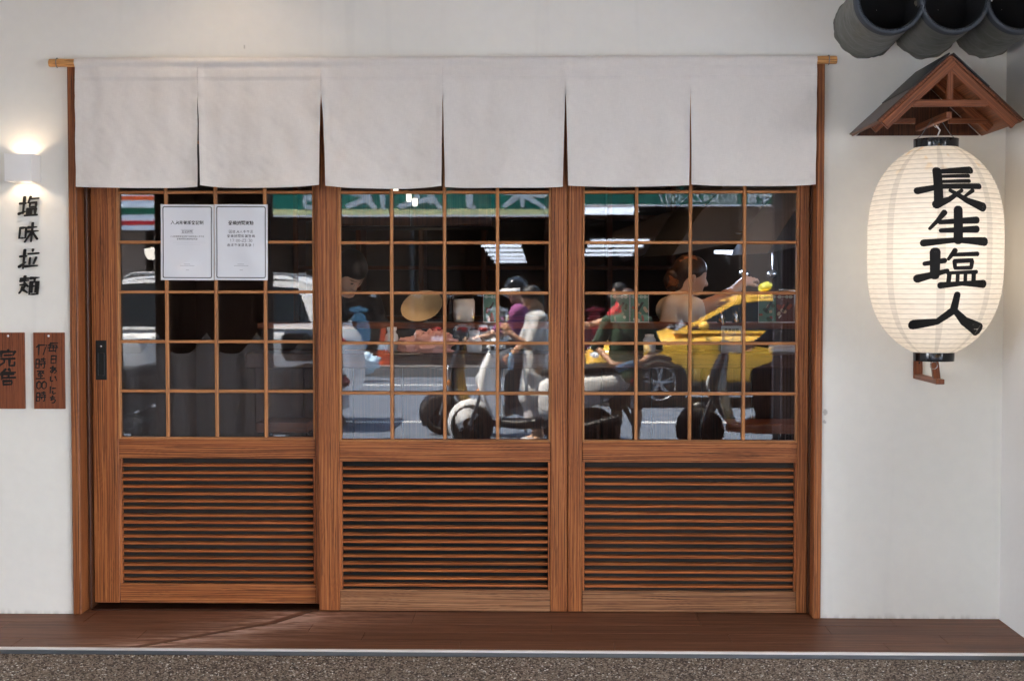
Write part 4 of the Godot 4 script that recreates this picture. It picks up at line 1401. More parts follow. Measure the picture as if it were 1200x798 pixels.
		var p := thing("menu_card", q[1], "menu", Vector3(q[0], 1.193, -1.26), 0.0, "menu cards on the bar counter")
		var w := 0.094 if q[0] > 0 else 0.075
		simple("board", Vector3(0, 0.074, -0.002), Vector3(w, 0.148, 0.003), M.white_plastic, p, 0.0)
		var pg := Geo.new()
		pg.quad(Vector3(-w / 2 + 0.002, 0.002, 0.0005), Vector3(w / 2 - 0.002, 0.002, 0.0005), Vector3(w / 2 - 0.002, 0.146, 0.0005), Vector3(-w / 2 + 0.002, 0.146, 0.0005), Vector3(0, 0, 1), Vector2(0, 1), Vector2(1, 1), Vector2(1, 0), Vector2(0, 0))
		put("print", pg, m, p)
		simple("foot", Vector3(0, 0.003, 0.02), Vector3(w, 0.004, 0.045), M.white_plastic, p, 0.0)
	# price sheet and small flame pictures
	var fp := mat("flame_print", Color.WHITE, 0.4)
	var fn := noise(140, 0.05, 3)
	fp.albedo_texture = tex(64, 64, func(x, y):
		var k := clampf(fn.get_noise_2d(x, y * 0.5) * 1.3 + 0.5 - absf(x - 32.0) / 50.0, 0.0, 1.0)
		return rgb(20, 10, 8).lerp(rgb(255, 170, 70), k * k))
	for q in [[0.872, "small dark card with a flame picture, left of two on the shelf"], [0.948, "small dark card with a flame picture, right of two on the shelf"]]:
		var p := thing("picture_card", q[1], "card", Vector3(q[0], 1.193, -1.24), 0.0, "flame picture cards")
		simple("board", Vector3(0, 0.04, 0), Vector3(0.044, 0.08, 0.004), M.black_plastic, p, 0.0)
		var pg := Geo.new()
		pg.quad(Vector3(-0.02, 0.004, 0.0026), Vector3(0.02, 0.004, 0.0026), Vector3(0.02, 0.076, 0.0026), Vector3(-0.02, 0.076, 0.0026), Vector3(0, 0, 1), Vector2(0, 1), Vector2(1, 1), Vector2(1, 0), Vector2(0, 0))
		put("print", pg, fp, p)
	var pi := Image.create(96, 128, false, Image.FORMAT_RGB8)
	pi.fill(rgb(170, 168, 166))
	ink_text(pi, "營業時間", Vector2(48, 10), 14, 18, 1.2, rgb(60, 56, 56))
	for y in [40, 52, 64, 76, 88]:
		ink(pi, Vector2(14, y), Vector2(80, y), 1.2, rgb(120, 116, 116))
	var pm := mat("sheet_print", Color.WHITE, 0.5)
	pm.albedo_texture = ImageTexture.create_from_image(pi)
	var ps := thing("price_sheet", "pale printed sheet standing on the counter under the flame cards", "sheet", Vector3(0.89, 1.055, -0.985))
	simple("board", Vector3(0, 0.064, -0.002), Vector3(0.098, 0.128, 0.003), M.white_plastic, ps, 0.0)
	var qg := Geo.new()
	qg.quad(Vector3(-0.047, 0.002, 0.0005), Vector3(0.047, 0.002, 0.0005), Vector3(0.047, 0.126, 0.0005), Vector3(-0.047, 0.126, 0.0005), Vector3(0, 0, 1), Vector2(0, 1), Vector2(1, 1), Vector2(1, 0), Vector2(0, 0))
	put("print", qg, pm, ps)
	var tw := thing("rolled_towel", "white rolled towels stacked on the counter at the right", "towel", Vector3(1.15, 1.057, -1.0))
	for k in 3:
		var r2 := Geo.new()
		r2.tube([Vector3(-0.08, 0.014 + 0.02 * (k / 2), 0.02 * (k % 2)), Vector3(0.0, 0.016 + 0.02 * (k / 2), 0.02 * (k % 2)), Vector3(0.085, 0.014 + 0.02 * (k / 2), 0.02 * (k % 2))], 0.0135, 10)
		put("roll", r2, M.paper, tw)
	var ld := thing("ladle_rack", "steel ladles hanging from a rail above the kitchen", "ladle rack", Vector3(1.28, 1.66, -1.8))
	var rl := Geo.new()
	rl.tube([Vector3(-0.3, 0, 0), Vector3(0.3, 0, 0)], 0.008, 8)
	put("rail", rl, M.steel, ld)
	for k in 4:
		var lg := Geo.new()
		lg.tube([Vector3(-0.22 + 0.15 * k, 0.0, 0.01), Vector3(-0.22 + 0.15 * k, -0.2, 0.015)], 0.004, 6)
		lg.ball(Vector3(-0.22 + 0.15 * k, -0.22, 0.015), Vector3(0.032, 0.024, 0.032), 12, 7)
		put("ladle", lg, M.steel, ld)
	# kitchen hoods: sloping steel sheets with a lamp beneath
	for q in [[0.98, -2.3, "stainless steel kitchen hood sloping over the woman with the bun"], [1.42, -1.9, "stainless steel kitchen hood nearest the right side wall"]]:
		var h := thing("kitchen_hood", q[2], "kitchen hood", Vector3(q[0], 1.66, q[1]), 0.25, "kitchen hoods")
		var hg := Geo.new()
		hg.prism(PackedVector2Array([Vector2(-0.45, -0.12), Vector2(0.45, 0.06), Vector2(0.45, 0.2), Vector2(-0.1, 0.32), Vector2(-0.3, 0.1)]), Vector3(0, 0, 0), Vector3.RIGHT, Vector3.UP, Vector3(0, 0, 0.5))
		put("canopy", hg, M.steel_dull, h)
		var lt := Geo.new()
		lt.box(Vector3(-0.1, -0.1, 0.42), Vector3(0.16, 0.02, 0.04), 0.004)
		put("lamp_tube", lt, emit("hood_lamp", rgb(220, 236, 255), 0.1), h)
		lamp(h, "hood_light", Vector3(-0.1, -0.135, 0.44), rgb(214, 230, 255), 0.006, 0.03)
	var dk := thing("exhaust_pipe", "thick brown exhaust pipe slanting under the shop ceiling", "pipe", Vector3(0, 0, 0))
	var dg := Geo.new()
	dg.tube([Vector3(0.45, 1.62, -2.9), Vector3(0.9, 1.78, -2.7), Vector3(1.35, 1.98, -2.6), Vector3(1.85, 2.1, -2.55)], 0.1, 16)
	put("pipe", dg, M.inside_wall, dk)
	# low spots under a rail
	var rs := thing("spot_rail", "rail with a row of seven small white ceiling spots inside the shop", "lights", Vector3(-0.715, 1.845, 0))
	simple("rail", Vector3(0, 0.02, -2.45), Vector3(0.03, 0.02, 3.6), M.inside_dark, rs)
	var em := emit("spot_lens", rgb(255, 244, 226), 0.12)
	for k in 7:
		var z = -1.5 - [0.0, 0.34, 0.72, 1.12, 1.56, 2.02, 2.5][k]
		var sg := Geo.new()
		sg.lathe(Vector3.ZERO, [[0.0, -0.034], [0.012, -0.032], [0.014, -0.02], [0.014, 0.01]], 14)
		put("spot_lamp", sg, em, rs, Vector3(0.0, -0.012 * k * 0.4, z))
	lamp(rs, "spot_light", Vector3(0.02, -0.12, -2.9), rgb(255, 226, 190), 0.003, 0.1)
	var s0 := Geo.new()
	s0.lathe(Vector3.ZERO, [[0.0, -0.034], [0.012, -0.032], [0.014, -0.02], [0.014, 0.01]], 14)
	put("spot_lamp", s0, em, rs, Vector3(0, 0.0, -0.85))
	var sp := SpotLight3D.new()
	sp.name = "spot_light"
	sp.light_color = rgb(255, 230, 200)
	sp.light_energy = 0.012
	sp.light_size = 0.02
	sp.spot_angle = 24.0
	sp.spot_angle_attenuation = 0.7
	sp.spot_range = 8.0
	sp.spot_attenuation = 2.0
	sp.shadow_enabled = true
	rs.add_child(sp, true)
	sp.position = Vector3(0, -0.045, -0.85)
	sp.rotation_degrees = Vector3(-74, 0, 0)
	# pendant over the kitchen
	var pn := thing("pendant_lamp", "small warm pendant lamp over the kitchen, above the woman with the bun", "pendant", Vector3(0.62, 2.1, -1.15))
	var pg2 := Geo.new()
	pg2.lathe(Vector3.ZERO, [[0.11, -0.02], [0.09, 0.05], [0.03, 0.11], [0.012, 0.13]], 24)
	put("shade", pg2, M.black_metal, pn)
	var cb := Geo.new()
	cb.tube([Vector3(0, 0.12, 0), Vector3(0, 0.65, 0)], 0.004, 6)
	put("cord", cb, M.black_plastic, pn)
	var bb := Geo.new()
	bb.ball(Vector3(0, 0.01, 0), Vector3(0.03, 0.035, 0.03))
	put("bulb", bb, emit("pendant_bulb", rgb(255, 190, 120), 0.6), pn)
	lamp(pn, "pendant_light", Vector3(0, 0.01, 0), rgb(255, 184, 120), 0.016, 0.03)
	# shelving on the rear wall
	var sh := thing("shelving", "tall brown shelving with a latticed front along the rear wall", "shelving", Vector3(-0.5, -0.03, -5.6))
	for k in 7:
		wpiece("upright", Vector3(-1.5 + 0.5 * k, 1.2, 0), Vector3(0.04, 2.4, 0.36), 1, M.roof_wood, sh)
	for k in 6:
		for j in 6:
			wpiece("shelf", Vector3(-1.25 + 0.5 * k, 0.35 + 0.4 * j, 0), Vector3(0.458, 0.03, 0.34), 0, M.roof_wood, sh)
	var hd := thing("wall_cabinet", "dark wall cabinet hung low over the counter at the left", "cabinet", Vector3(-0.75, 1.95, -2.2))
	simple("carcass", Vector3(0, 0, 0), Vector3(0.9, 0.5, 0.35), M.inside_dark, hd)
	for s in [-1.0, 1.0]:
		wpiece("door", Vector3(0.225 * s, 0, 0.184), Vector3(0.44, 0.48, 0.016), 1, M.dark_wood, hd)

# ---------------------------------------------------------------- vehicles
func wheel(parent: Node3D, at: Vector3, r: float, w: float, spokes: int, called := "wheel", rim_col := "chrome_rim"):
	var g := Geo.new()
	g.lathe(Vector3.ZERO, [[r * 0.7, -w * 0.42], [r * 0.86, -w * 0.5], [r * 0.97, -w * 0.4], [r, -w * 0.15], [r, w * 0.15], [r * 0.97, w * 0.4], [r * 0.86, w * 0.5], [r * 0.7, w * 0.42]], 36, Vector3(0, 0, 1))
	g.lathe(Vector3.ZERO, [[0.0, -w * 0.2], [r * 0.7, -w * 0.2]], 30, Vector3(0, 0, 1))
	g.lathe(Vector3.ZERO, [[0.0, w * 0.2], [r * 0.7, w * 0.2]], 30, Vector3(0, 0, 1))
	var o := put(called, g, M.rubber, parent, at)
	var h := Geo.new()
	for s in [-1.0, 1.0]:
		h.lathe(Vector3.ZERO, [[r * 0.72, w * 0.43 * s], [r * 0.69, w * 0.5 * s], [r * 0.65, w * 0.42 * s], [r * 0.64, w * 0.22 * s]], 36, Vector3(0, 0, 1))
		h.lathe(Vector3.ZERO, [[0.0, w * 0.4 * s], [r * 0.12, w * 0.38 * s], [r * 0.15, w * 0.22 * s]], 20, Vector3(0, 0, 1))
		for k in spokes:
			for e in ([-0.13, 0.13] if spokes == 5 else [0.0]):
				var a: float = TAU * k / spokes + 0.3
				var d0 := Vector3(cos(a + e * 0.6), sin(a + e * 0.6), 0)
				var d1 := Vector3(cos(a + e * 1.2), sin(a + e * 1.2), 0)
				h.tube([d0 * r * 0.1 + Vector3(0, 0, w * 0.33 * s), d1 * r * 0.67 + Vector3(0, 0, w * 0.36 * s)], [r * 0.05, r * 0.042], 6)
	put("rim", h, M[rim_col], o)
	return o

func house(g: Geo, poly: Array, zf: Callable, out := 0.0, ends := true):
	var pv := PackedVector2Array(poly)
	var idx := Geometry2D.triangulate_polygon(pv)
	for s in [-1.0, 1.0]:
		for k in range(0, idx.size(), 3):
			var p := []
			for j in 3:
				var q: Vector2 = pv[idx[k + j]]
				p.append(Vector3(q.x, q.y, (zf.call(q.y) + out) * s))
			g.flat(p[0], p[1], p[2], Vector3(0, 0.3, s))
	if ends:
		var mid := Vector2.ZERO
		for q in poly: mid += q
		mid /= poly.size()
		for k in poly.size():
			var a: Vector2 = poly[k]
			var b: Vector2 = poly[(k + 1) % poly.size()]
			var za: float = zf.call(a.y) + out
			var zb: float = zf.call(b.y) + out
			var m := (a + b) * 0.5 - mid
			g.quad(Vector3(a.x, a.y, za), Vector3(b.x, b.y, zb), Vector3(b.x, b.y, -zb), Vector3(a.x, a.y, -za), Vector3(m.x, m.y, 0))

func car(called: String, label: String, cat: String, at: Vector3, turn: float, paint: StandardMaterial3D, suv: bool) -> Node3D:
	# faces -x; origin on the ground under its middle
	var c := thing(called, label, cat, at, turn)
	var up := 0.14 if suv else 0.0
	var b := Geo.new()
	var sec := [[-2.32, 0.47, 0.12, 0.62], [-2.28, 0.49, 0.2, 0.74], [-2.12, 0.52, 0.26, 0.82], [-1.75, 0.57, 0.33, 0.87], [-1.2, 0.61, 0.36, 0.885], [-0.6, 0.63, 0.385, 0.89], [0.3, 0.63, 0.39, 0.89], [1.2, 0.64, 0.4, 0.885], [1.8, 0.65, 0.41, 0.87], [2.15, 0.64, 0.36, 0.83], [2.27, 0.6, 0.26, 0.76], [2.31, 0.58, 0.18, 0.66]]
	var rows := []
	for s in sec:
		rows.append([Vector3(s[0], s[1] + up * 0.6, 0), s[2] + up * 0.5, s[3], 5.0])
	b.loft(rows, 36)
	put("body", b, paint, c)
	var belt := 0.99 + up
	var zf := func(y: float) -> float: return 0.83 - (y - belt) * 0.38
	var roof := 1.45 + up * 1.6
	var prof := [Vector2(-1.2, belt - 0.03), Vector2(-0.42, roof - 0.07), Vector2(-0.15, roof - 0.01), Vector2(0.35, roof), Vector2(0.95, roof - 0.02), Vector2(1.9, belt - 0.02)]
	if suv:
		prof = [Vector2(-1.15, belt - 0.03), Vector2(-0.42, roof - 0.09), Vector2(-0.15, roof - 0.02), Vector2(0.5, roof), Vector2(1.75, roof - 0.05), Vector2(1.95, roof - 0.12), Vector2(2.15, belt - 0.02)]
	var hg := Geo.new()
	house(hg, prof, zf)
	put("cabin", hg, paint, c)
	# roof skin, slightly domed
	var rg := Geo.new()
	var rrows := []
	for i in 13:
		var f := i / 12.0
		var x := lerpf(-0.4, 1.0 if not suv else 1.9, f)
		var row := PackedVector3Array()
		for j in 13:
			var u := j / 12.0 * 2.0 - 1.0
			row.append(Vector3(x, roof - 0.07 + 0.105 * sqrt(maxf(0.0, 1.0 - pow(absf(f * 2.0 - 1.0), 3.0) * 0.95)) - 0.04 * u * u, u * (zf.call(roof) + 0.012)))
		rrows.append(row)
	rg.grid(rrows, false, false, Vector3.UP)
	put("roof", rg, paint, c)
	var gl = M.car_glass
	var rear_x := 1.55 if not suv else 1.98
	var wins := [[Vector2(-1.02, belt + 0.015), Vector2(-0.4, roof - 0.12), Vector2(-0.12, roof - 0.07), Vector2(0.34, roof - 0.06), Vector2(0.36, belt + 0.01)],
		[Vector2(0.44, belt + 0.01), Vector2(0.42, roof - 0.06), Vector2(0.9 if not suv else 1.1, roof - 0.075), Vector2(1.2 if not suv else 1.16, belt + 0.02)]]
	if suv:
		wins.append([Vector2(1.24, belt + 0.03), Vector2(1.18, roof - 0.09), Vector2(1.74, roof - 0.12), Vector2(1.9, belt + 0.05)])
	for w in wins:
		var wg := Geo.new()
		house(wg, w, zf, 0.004, false)
		put("window", wg, gl, c)
	for e in [[prof[0], prof[1], -1.0], [prof[-1], prof[-2], 1.0]]:
		var wg := Geo.new()
		var a: Vector2 = e[0].lerp(e[1], 0.06)
		var d: Vector2 = e[0].lerp(e[1], 0.97)
		var o := Vector3(0.006 * e[2], 0.006, 0)
		var za: float = zf.call(a.y) - 0.05
		var zd: float = zf.call(d.y) - 0.06
		wg.quad(Vector3(a.x, a.y, za) + o, Vector3(d.x, d.y, zd) + o, Vector3(d.x, d.y, -zd) + o, Vector3(a.x, a.y, -za) + o, Vector3(e[2], 1, 0))
		put("windscreen" if e[2] < 0 else "rear_window", wg, gl, c)
	var R := 0.315 + up * 0.2
	for x in [-1.38, 1.38]:
		for s in [-1.0, 1.0]:
			var ag := Geo.new()
			ag.lathe(Vector3(x, R, 0.0), [[0.0, 0.0], [R + 0.055, 0.0], [R + 0.06, -0.02]], 36, Vector3(0, 0, s))
			put("wheel_arch", ag, M.black_plastic, c, Vector3(0, 0, 0.884 * s))
			wheel(c, Vector3(x, R, 0.82 * s), R, 0.2, 5)
	for s in [-1.0, 1.0]:
		var hl := Geo.new()
		hl.ball(Vector3(-2.16, 0.66 + up, 0.62 * s), Vector3(0.12, 0.07, 0.17), 14, 8)
		put("headlight", hl, M.lamp_glass, c)
		var tl := Geo.new()
		tl.ball(Vector3(2.2, 0.8 + up, 0.62 * s), Vector3(0.08, 0.09, 0.16), 14, 8)
		put("tail_light", tl, M.red_lamp, c)
		var mg := Geo.new()
		mg.ball(Vector3(-0.82, belt + 0.07, 0.98 * s), Vector3(0.07, 0.065, 0.1), 14, 8)
		mg.tube([Vector3(-0.82, belt + 0.02, 0.84 * s), Vector3(-0.82, belt + 0.05, 0.93 * s)], 0.02, 8)
		put("mirror", mg, paint, c)
		for x in [-0.1, 0.95]:
			var dh := Geo.new()
			dh.box(Vector3(x + 0.2, belt - 0.12, 0.888 * s), Vector3(0.17, 0.025, 0.03), 0.008)
			put("door_handle", dh, paint, c)
		for x in [-0.95, 0.4, 1.24]:
			simple("door_seam", Vector3(x, 0.62 + up, 0.888 * s), Vector3(0.008, 0.56, 0.006), M.black_plastic, c, 0.0)
		simple("side_skirt", Vector3(0, 0.27 + up, 0.872 * s), Vector3(2.0, 0.12, 0.05), M.black_plastic, c, 0.01)
	simple("bumper", Vector3(-2.27, 0.34 + up, 0), Vector3(0.1, 0.13, 1.36), M.black_plastic, c, 0.03)
	simple("grille", Vector3(-2.315, 0.56 + up, 0), Vector3(0.03, 0.1, 0.8), M.black_plastic, c, 0.01)
	return c

func scooter(called: String, label: String, paint: StandardMaterial3D, at: Vector3, turn: float, group: String) -> Node3D:
	# faces -x; origin on the ground
	var s := thing(called, label, "scooter", at, turn, group)
	for x in [-0.62, 0.6]:
		wheel(s, Vector3(x, 0.215, 0), 0.215, 0.1, 6, "wheel", "dark_rim")
	var f := Geo.new()
	var rows := []
	for k in 9:
		var a := lerpf(-0.62, 2.2, k / 8.0)
		var w: float = [0.012, 0.045, 0.07, 0.082, 0.088, 0.088, 0.08, 0.065, 0.035][k]
		rows.append([Vector3(-0.62 - cos(a) * 0.262, 0.225 + sin(a) * 0.262, 0), w, 0.022 if k else 0.01, 2.4])
	var fr := []
	for k in rows.size():
		var a := lerpf(-0.62, 2.2, k / 8.0)
		var ring := PackedVector3Array()
		for j in 14:
			var t := TAU * j / 14.0
			var rad := Vector3(-cos(a), sin(a), 0)
			ring.append(rows[k][0] + rad * sin(t) * 0.02 * (1.0 + 0.6 * (1 - absf(cos(t)))) + Vector3(0, 0, 1) * cos(t) * rows[k][1] - rad * (0.03 + 0.16 * smoothstep(0.0, 0.3, absf(cos(t)))) * absf(cos(t)))
		fr.append(ring)
	f.grid(fr, true, true)
	put("front_fender", f, paint, s)
	# fork
	var fk := Geo.new()
	for z in [-0.075, 0.075]:
		fk.tube([Vector3(-0.62, 0.225, z), Vector3(-0.5, 0.55, z), Vector3(-0.42, 0.78, z * 0.4)], 0.02, 8)
	put("fork", fk, M.steel_dull, s)
	# leg shield and front cowl
	var ls := Geo.new()
	var lrows := []
	for q in [[-0.30, 0.24, 0.13, 0.03], [-0.37, 0.36, 0.19, 0.05], [-0.43, 0.5, 0.215, 0.08], [-0.455, 0.64, 0.205, 0.095], [-0.44, 0.78, 0.16, 0.085], [-0.405, 0.9, 0.1, 0.06], [-0.39, 0.96, 0.07, 0.045]]:
		var ring := PackedVector3Array()
		for j in 20:
			var t := TAU * j / 20.0
			ring.append(Vector3(q[0] - maxf(cos(t), -0.35) * q[3], q[1] + cos(t) * 0.02, sin(t) * q[2]))
		lrows.append(ring)
	ls.grid(lrows, true, true)
	put("leg_shield", ls, paint, s)
	var hl := Geo.new()
	hl.ball(Vector3(-0.545, 0.66, 0), Vector3(0.03, 0.075, 0.085), 16, 9)
	put("headlight", hl, M.lamp_glass, s)
	for z in [-1.0, 1.0]:
		var ind := Geo.new()
		ind.ball(Vector3(-0.5, 0.56, 0.14 * z), Vector3(0.03, 0.035, 0.05), 12, 7)
		put("indicator", ind, M.amber_lamp, s)
	# handlebar cover, grips, levers, mirrors
	var hb := Geo.new()
	hb.loft([[Vector3(-0.36, 0.99, -0.2), 0.02, 0.025, 2.2], [Vector3(-0.39, 1.0, -0.1), 0.045, 0.05, 2.2], [Vector3(-0.4, 1.01, 0), 0.065, 0.065, 2.2], [Vector3(-0.39, 1.0, 0.1), 0.045, 0.05, 2.2], [Vector3(-0.36, 0.99, 0.2), 0.02, 0.025, 2.2]], 16, true, Basis(Vector3.UP, PI / 2))
	put("handlebar", hb, paint, s)
	for z in [-1.0, 1.0]:
		var gp := Geo.new()
		gp.tube([Vector3(-0.35, 0.99, 0.19 * z), Vector3(-0.3, 0.985, 0.34 * z)], 0.018, 10)
		gp.tube([Vector3(-0.4, 0.985, 0.19 * z), Vector3(-0.38, 0.98, 0.33 * z)], 0.006, 6)
		put("grip", gp, M.rubber, s)
		var mr := Geo.new()
		mr.tube([Vector3(-0.38, 1.02, 0.16 * z), Vector3(-0.36, 1.12, 0.22 * z), Vector3(-0.37, 1.23, 0.27 * z)], 0.007, 6)
		mr.ball(Vector3(-0.37, 1.27, 0.3 * z), Vector3(0.018, 0.055, 0.075), 16, 9, Basis(Vector3(1, 0, 0), -0.3 * z))
		var mo := put("mirror", mr, M.black_plastic, s)
		var mg := Geo.new()
		mg.ball(Vector3(-0.356, 1.27, 0.3 * z), Vector3(0.008, 0.045, 0.064), 16, 7, Basis(Vector3(1, 0, 0), -0.3 * z))
		put("mirror_glass", mg, M.chrome, mo)
	# floorboard, rear body, seat
	var fb := Geo.new()
	fb.loft([[Vector3(-0.36, 0.26, 0), 0.04, 0.14, 4.0], [Vector3(-0.1, 0.25, 0), 0.045, 0.155, 4.0], [Vector3(0.12, 0.27, 0), 0.06, 0.16, 4.0]], 18)
	put("floorboard", fb, M.black_plastic, s)
	var rb := Geo.new()
	rb.loft([[Vector3(0.08, 0.48, 0), 0.17, 0.1, 3.0], [Vector3(0.16, 0.5, 0), 0.23, 0.15, 3.0], [Vector3(0.35, 0.55, 0), 0.2, 0.175, 3.0], [Vector3(0.6, 0.6, 0), 0.16, 0.17, 3.0], [Vector3(0.85, 0.66, 0), 0.11, 0.13, 2.6], [Vector3(0.98, 0.69, 0), 0.06, 0.07, 2.4]], 22)
	put("rear_body", rb, paint, s)
	var en := Geo.new()
	en.loft([[Vector3(0.15, 0.3, 0), 0.06, 0.1, 3.0], [Vector3(0.4, 0.28, 0), 0.09, 0.12, 3.0], [Vector3(0.65, 0.26, 0.02), 0.07, 0.09, 3.0]], 16)
	put("engine", en, M.steel_dull, s)
	var st := Geo.new()
	st.loft([[Vector3(0.1, 0.74, 0), 0.03, 0.09, 2.6], [Vector3(0.2, 0.76, 0), 0.05, 0.14, 2.6], [Vector3(0.45, 0.765, 0), 0.05, 0.16, 2.6], [Vector3(0.6, 0.8, 0), 0.05, 0.15, 2.6], [Vector3(0.85, 0.82, 0), 0.04, 0.11, 2.4]], 20)
	put("seat", st, M.rubber, s)
	var tl := Geo.new()
	tl.ball(Vector3(0.985, 0.68, 0), Vector3(0.04, 0.045, 0.09), 14, 8)
	put("tail_light", tl, M.red_lamp, s)
	var ex := Geo.new()
	ex.tube([Vector3(0.3, 0.2, -0.13), Vector3(0.5, 0.22, -0.17), Vector3(0.55, 0.24, -0.17), Vector3(0.9, 0.34, -0.17)], [0.02, 0.025, 0.05, 0.055], 12)
	put("exhaust", ex, M.black_metal, s)
	var rf := Geo.new()
	rf.loft([[Vector3(0.82, 0.52, 0), 0.02, 0.07, 2.5], [Vector3(0.92, 0.4, 0), 0.02, 0.08, 2.5], [Vector3(0.98, 0.28, 0), 0.012, 0.07, 2.5]], 12)
	put("rear_fender", rf, M.black_plastic, s)
	simple("number_plate", Vector3(0.985, 0.5, 0), Vector3(0.012, 0.13, 0.2), M.white_plastic, s, 0.002)
	var kd := Geo.new()
	kd.tube([Vector3(0.2, 0.2, 0.1), Vector3(0.25, 0.02, 0.22)], 0.012, 6)
	put("side_stand", kd, M.steel_dull, s)
	return s

# ---------------------------------------------------------------- across the road
func street():
	mat("car_glass", rgb(26, 30, 34), 0.04)
	mat("lamp_glass", rgb(205, 210, 214), 0.08)
	mat("red_lamp", rgb(150, 18, 16), 0.15)
	mat("amber_lamp", rgb(226, 130, 40), 0.15)
	mat("chrome_rim", rgb(186, 188, 192), 0.25, 0.8)
	mat("dark_rim", rgb(90, 92, 96), 0.3, 0.7)
	var yel := mat("taxi_yellow", rgb(246, 190, 60), 0.25)
	yel.clearcoat_enabled = true
	yel.clearcoat = 1.0
	var wh := mat("car_white", rgb(236, 238, 240), 0.25)
	wh.clearcoat_enabled = true
	wh.clearcoat = 1.0
	var bl := mat("scooter_black", rgb(26, 26, 29), 0.2)
	var sw := mat("scooter_white", rgb(236, 237, 238), 0.25)
	var sb := mat("scooter_blue", rgb(120, 170, 200), 0.25)
	var sr := mat("scooter_red", rgb(150, 50, 60), 0.25)
	var sg := mat("scooter_grey", rgb(140, 146, 152), 0.25, 0.3)
	var taxi := car("taxi", "yellow taxi driving past on the far lane, seen mirrored in the right door", "taxi", Vector3(2.84, -0.2, 13.2), 0.0, yel, false)
	var ts := Geo.new()
	ts.loft([[Vector3(-0.07, 0, 0), 0.05, 0.2, 3.0], [Vector3(0, 0.01, 0), 0.075, 0.22, 3.0], [Vector3(0.07, 0, 0), 0.05, 0.2, 3.0]], 16)
	put("roof_sign", ts, mat("sign_lime", rgb(226, 224, 96), 0.4), taxi, Vector3(0.12, 1.55, 0))
	var suv := car("suv", "white tall car with roof rails beside the arcade, mirrored in the left door", "car", Vector3(-4.45, -0.2, 9.95), 0.0, wh, true)
	for s in [-1.0, 1.0]:
		var rr := Geo.new()
		rr.tube([Vector3(-0.2, 1.66, 0.56 * s), Vector3(-0.1, 1.715, 0.57 * s), Vector3(1.6, 1.705, 0.57 * s), Vector3(1.72, 1.65, 0.56 * s)], 0.016, 8)
		put("roof_rail", rr, M.steel_dull, suv)
	var an := Geo.new()
	an.tube([Vector3(-0.1, 1.68, 0.1), Vector3(0.1, 1.86, 0.1)], 0.006, 6)
	put("antenna", an, M.black_plastic, suv)
	# scooters by the kerb
	scooter("scooter", "white scooter parked by the kerb in front of the black one with a rider", sw, Vector3(-0.13, -0.2, 7.55), 0.28, "scooters by the arcade")
	scooter("scooter", "black scooter under the rider in purple, behind the white scooter", bl, Vector3(-0.5, -0.2, 8.8), 0.2, "scooters by the arcade")
	scooter("scooter", "black scooter parked in front of the ribbed brown column", bl, Vector3(-2.85, -0.2, 7.25), 0.15, "scooters by the arcade")
	scooter("scooter", "black scooter carrying the masked rider", bl, Vector3(2.05, -0.2, 7.15), 0.35, "scooters by the arcade")
	scooter("scooter", "black scooter parked at the far left, beyond the ribbed brown column", bl, Vector3(-4.35, -0.2, 7.3), 0.1, "scooters by the arcade")
	var bx := thing("top_box", "black top box on the tail of the scooter by the brown column", "top box", Vector3(-2.3, 0.82, 7.17), 0.15)
	var bg := Geo.new()
	bg.loft([[Vector3(-0.16, 0, 0), 0.1, 0.15, 4.0], [Vector3(-0.12, 0, 0), 0.15, 0.19, 4.0], [Vector3(0.1, 0, 0), 0.15, 0.19, 4.0], [Vector3(0.16, 0, 0), 0.11, 0.16, 4.0]], 22)
	put("shell", bg, bl, bx)
	simple("clasp", Vector3(0.165, -0.02, 0), Vector3(0.012, 0.05, 0.06), M.black_metal, bx)
	# the far row
	var cols := [sr, sb, bl, sg, sw, bl, sr]
	var names := ["dark red", "pale blue", "black", "grey", "white", "black", "red"]
	var where := ["opposite the shutter's left end", "beside the orange cone", "left of the lit shop", "in front of the lit shop, left", "in front of the lit shop, middle", "in front of the lit shop, right", "behind the taxi"]
	for k in 7:
		scooter("scooter", "%s scooter parked across the road, %s" % [names[k], where[k]], cols[k], Vector3([-4.1, -3.5, -2.0, -1.5, -0.95, -0.4, 0.9][k], -0.06, 19.4 + 0.1 * (k % 2)), PI / 2 + 0.15 * sin(k * 2.0), "scooters parked across the road")
	scooter("scooter", "red scooter passing on the road under the person in a red top", sr, Vector3(0.9, -0.2, 14.8), 0.0, "scooters on the road")
	var cn := thing("traffic_cone", "orange traffic cone with a white band across the road", "cone", Vector3(-2.87, -0.06, 18.8))
	var cm := mat("cone_orange", rgb(236, 92, 40), 0.5)
	var cg := Geo.new()
	cg.lathe(Vector3.ZERO, [[0.17, 0.03], [0.15, 0.05], [0.035, 0.68], [0.03, 0.7], [0.0, 0.7]], 24)
	put("cone", cg, cm, cn)
	simple("base", Vector3(0, 0.015, 0), Vector3(0.38, 0.03, 0.38), cm, cn, 0.006)
	var cb := Geo.new()
	cb.lathe(Vector3.ZERO, [[0.105, 0.32], [0.078, 0.46]], 24)
	put("band", cb, M.white_paint, cn)
	# row houses
	mat("tile_beige", rgb(178, 166, 150), 0.7)
	mat("tile_grey", rgb(150, 152, 152), 0.7)
	mat("tile_pink", rgb(184, 160, 148), 0.7)
	mat("shutter_metal", rgb(98, 84, 74), 0.5, 0.2)
	mat("shop_dark", rgb(70, 60, 54), 0.8)
	mat("shop_wall_pale", rgb(120, 104, 92), 0.8)
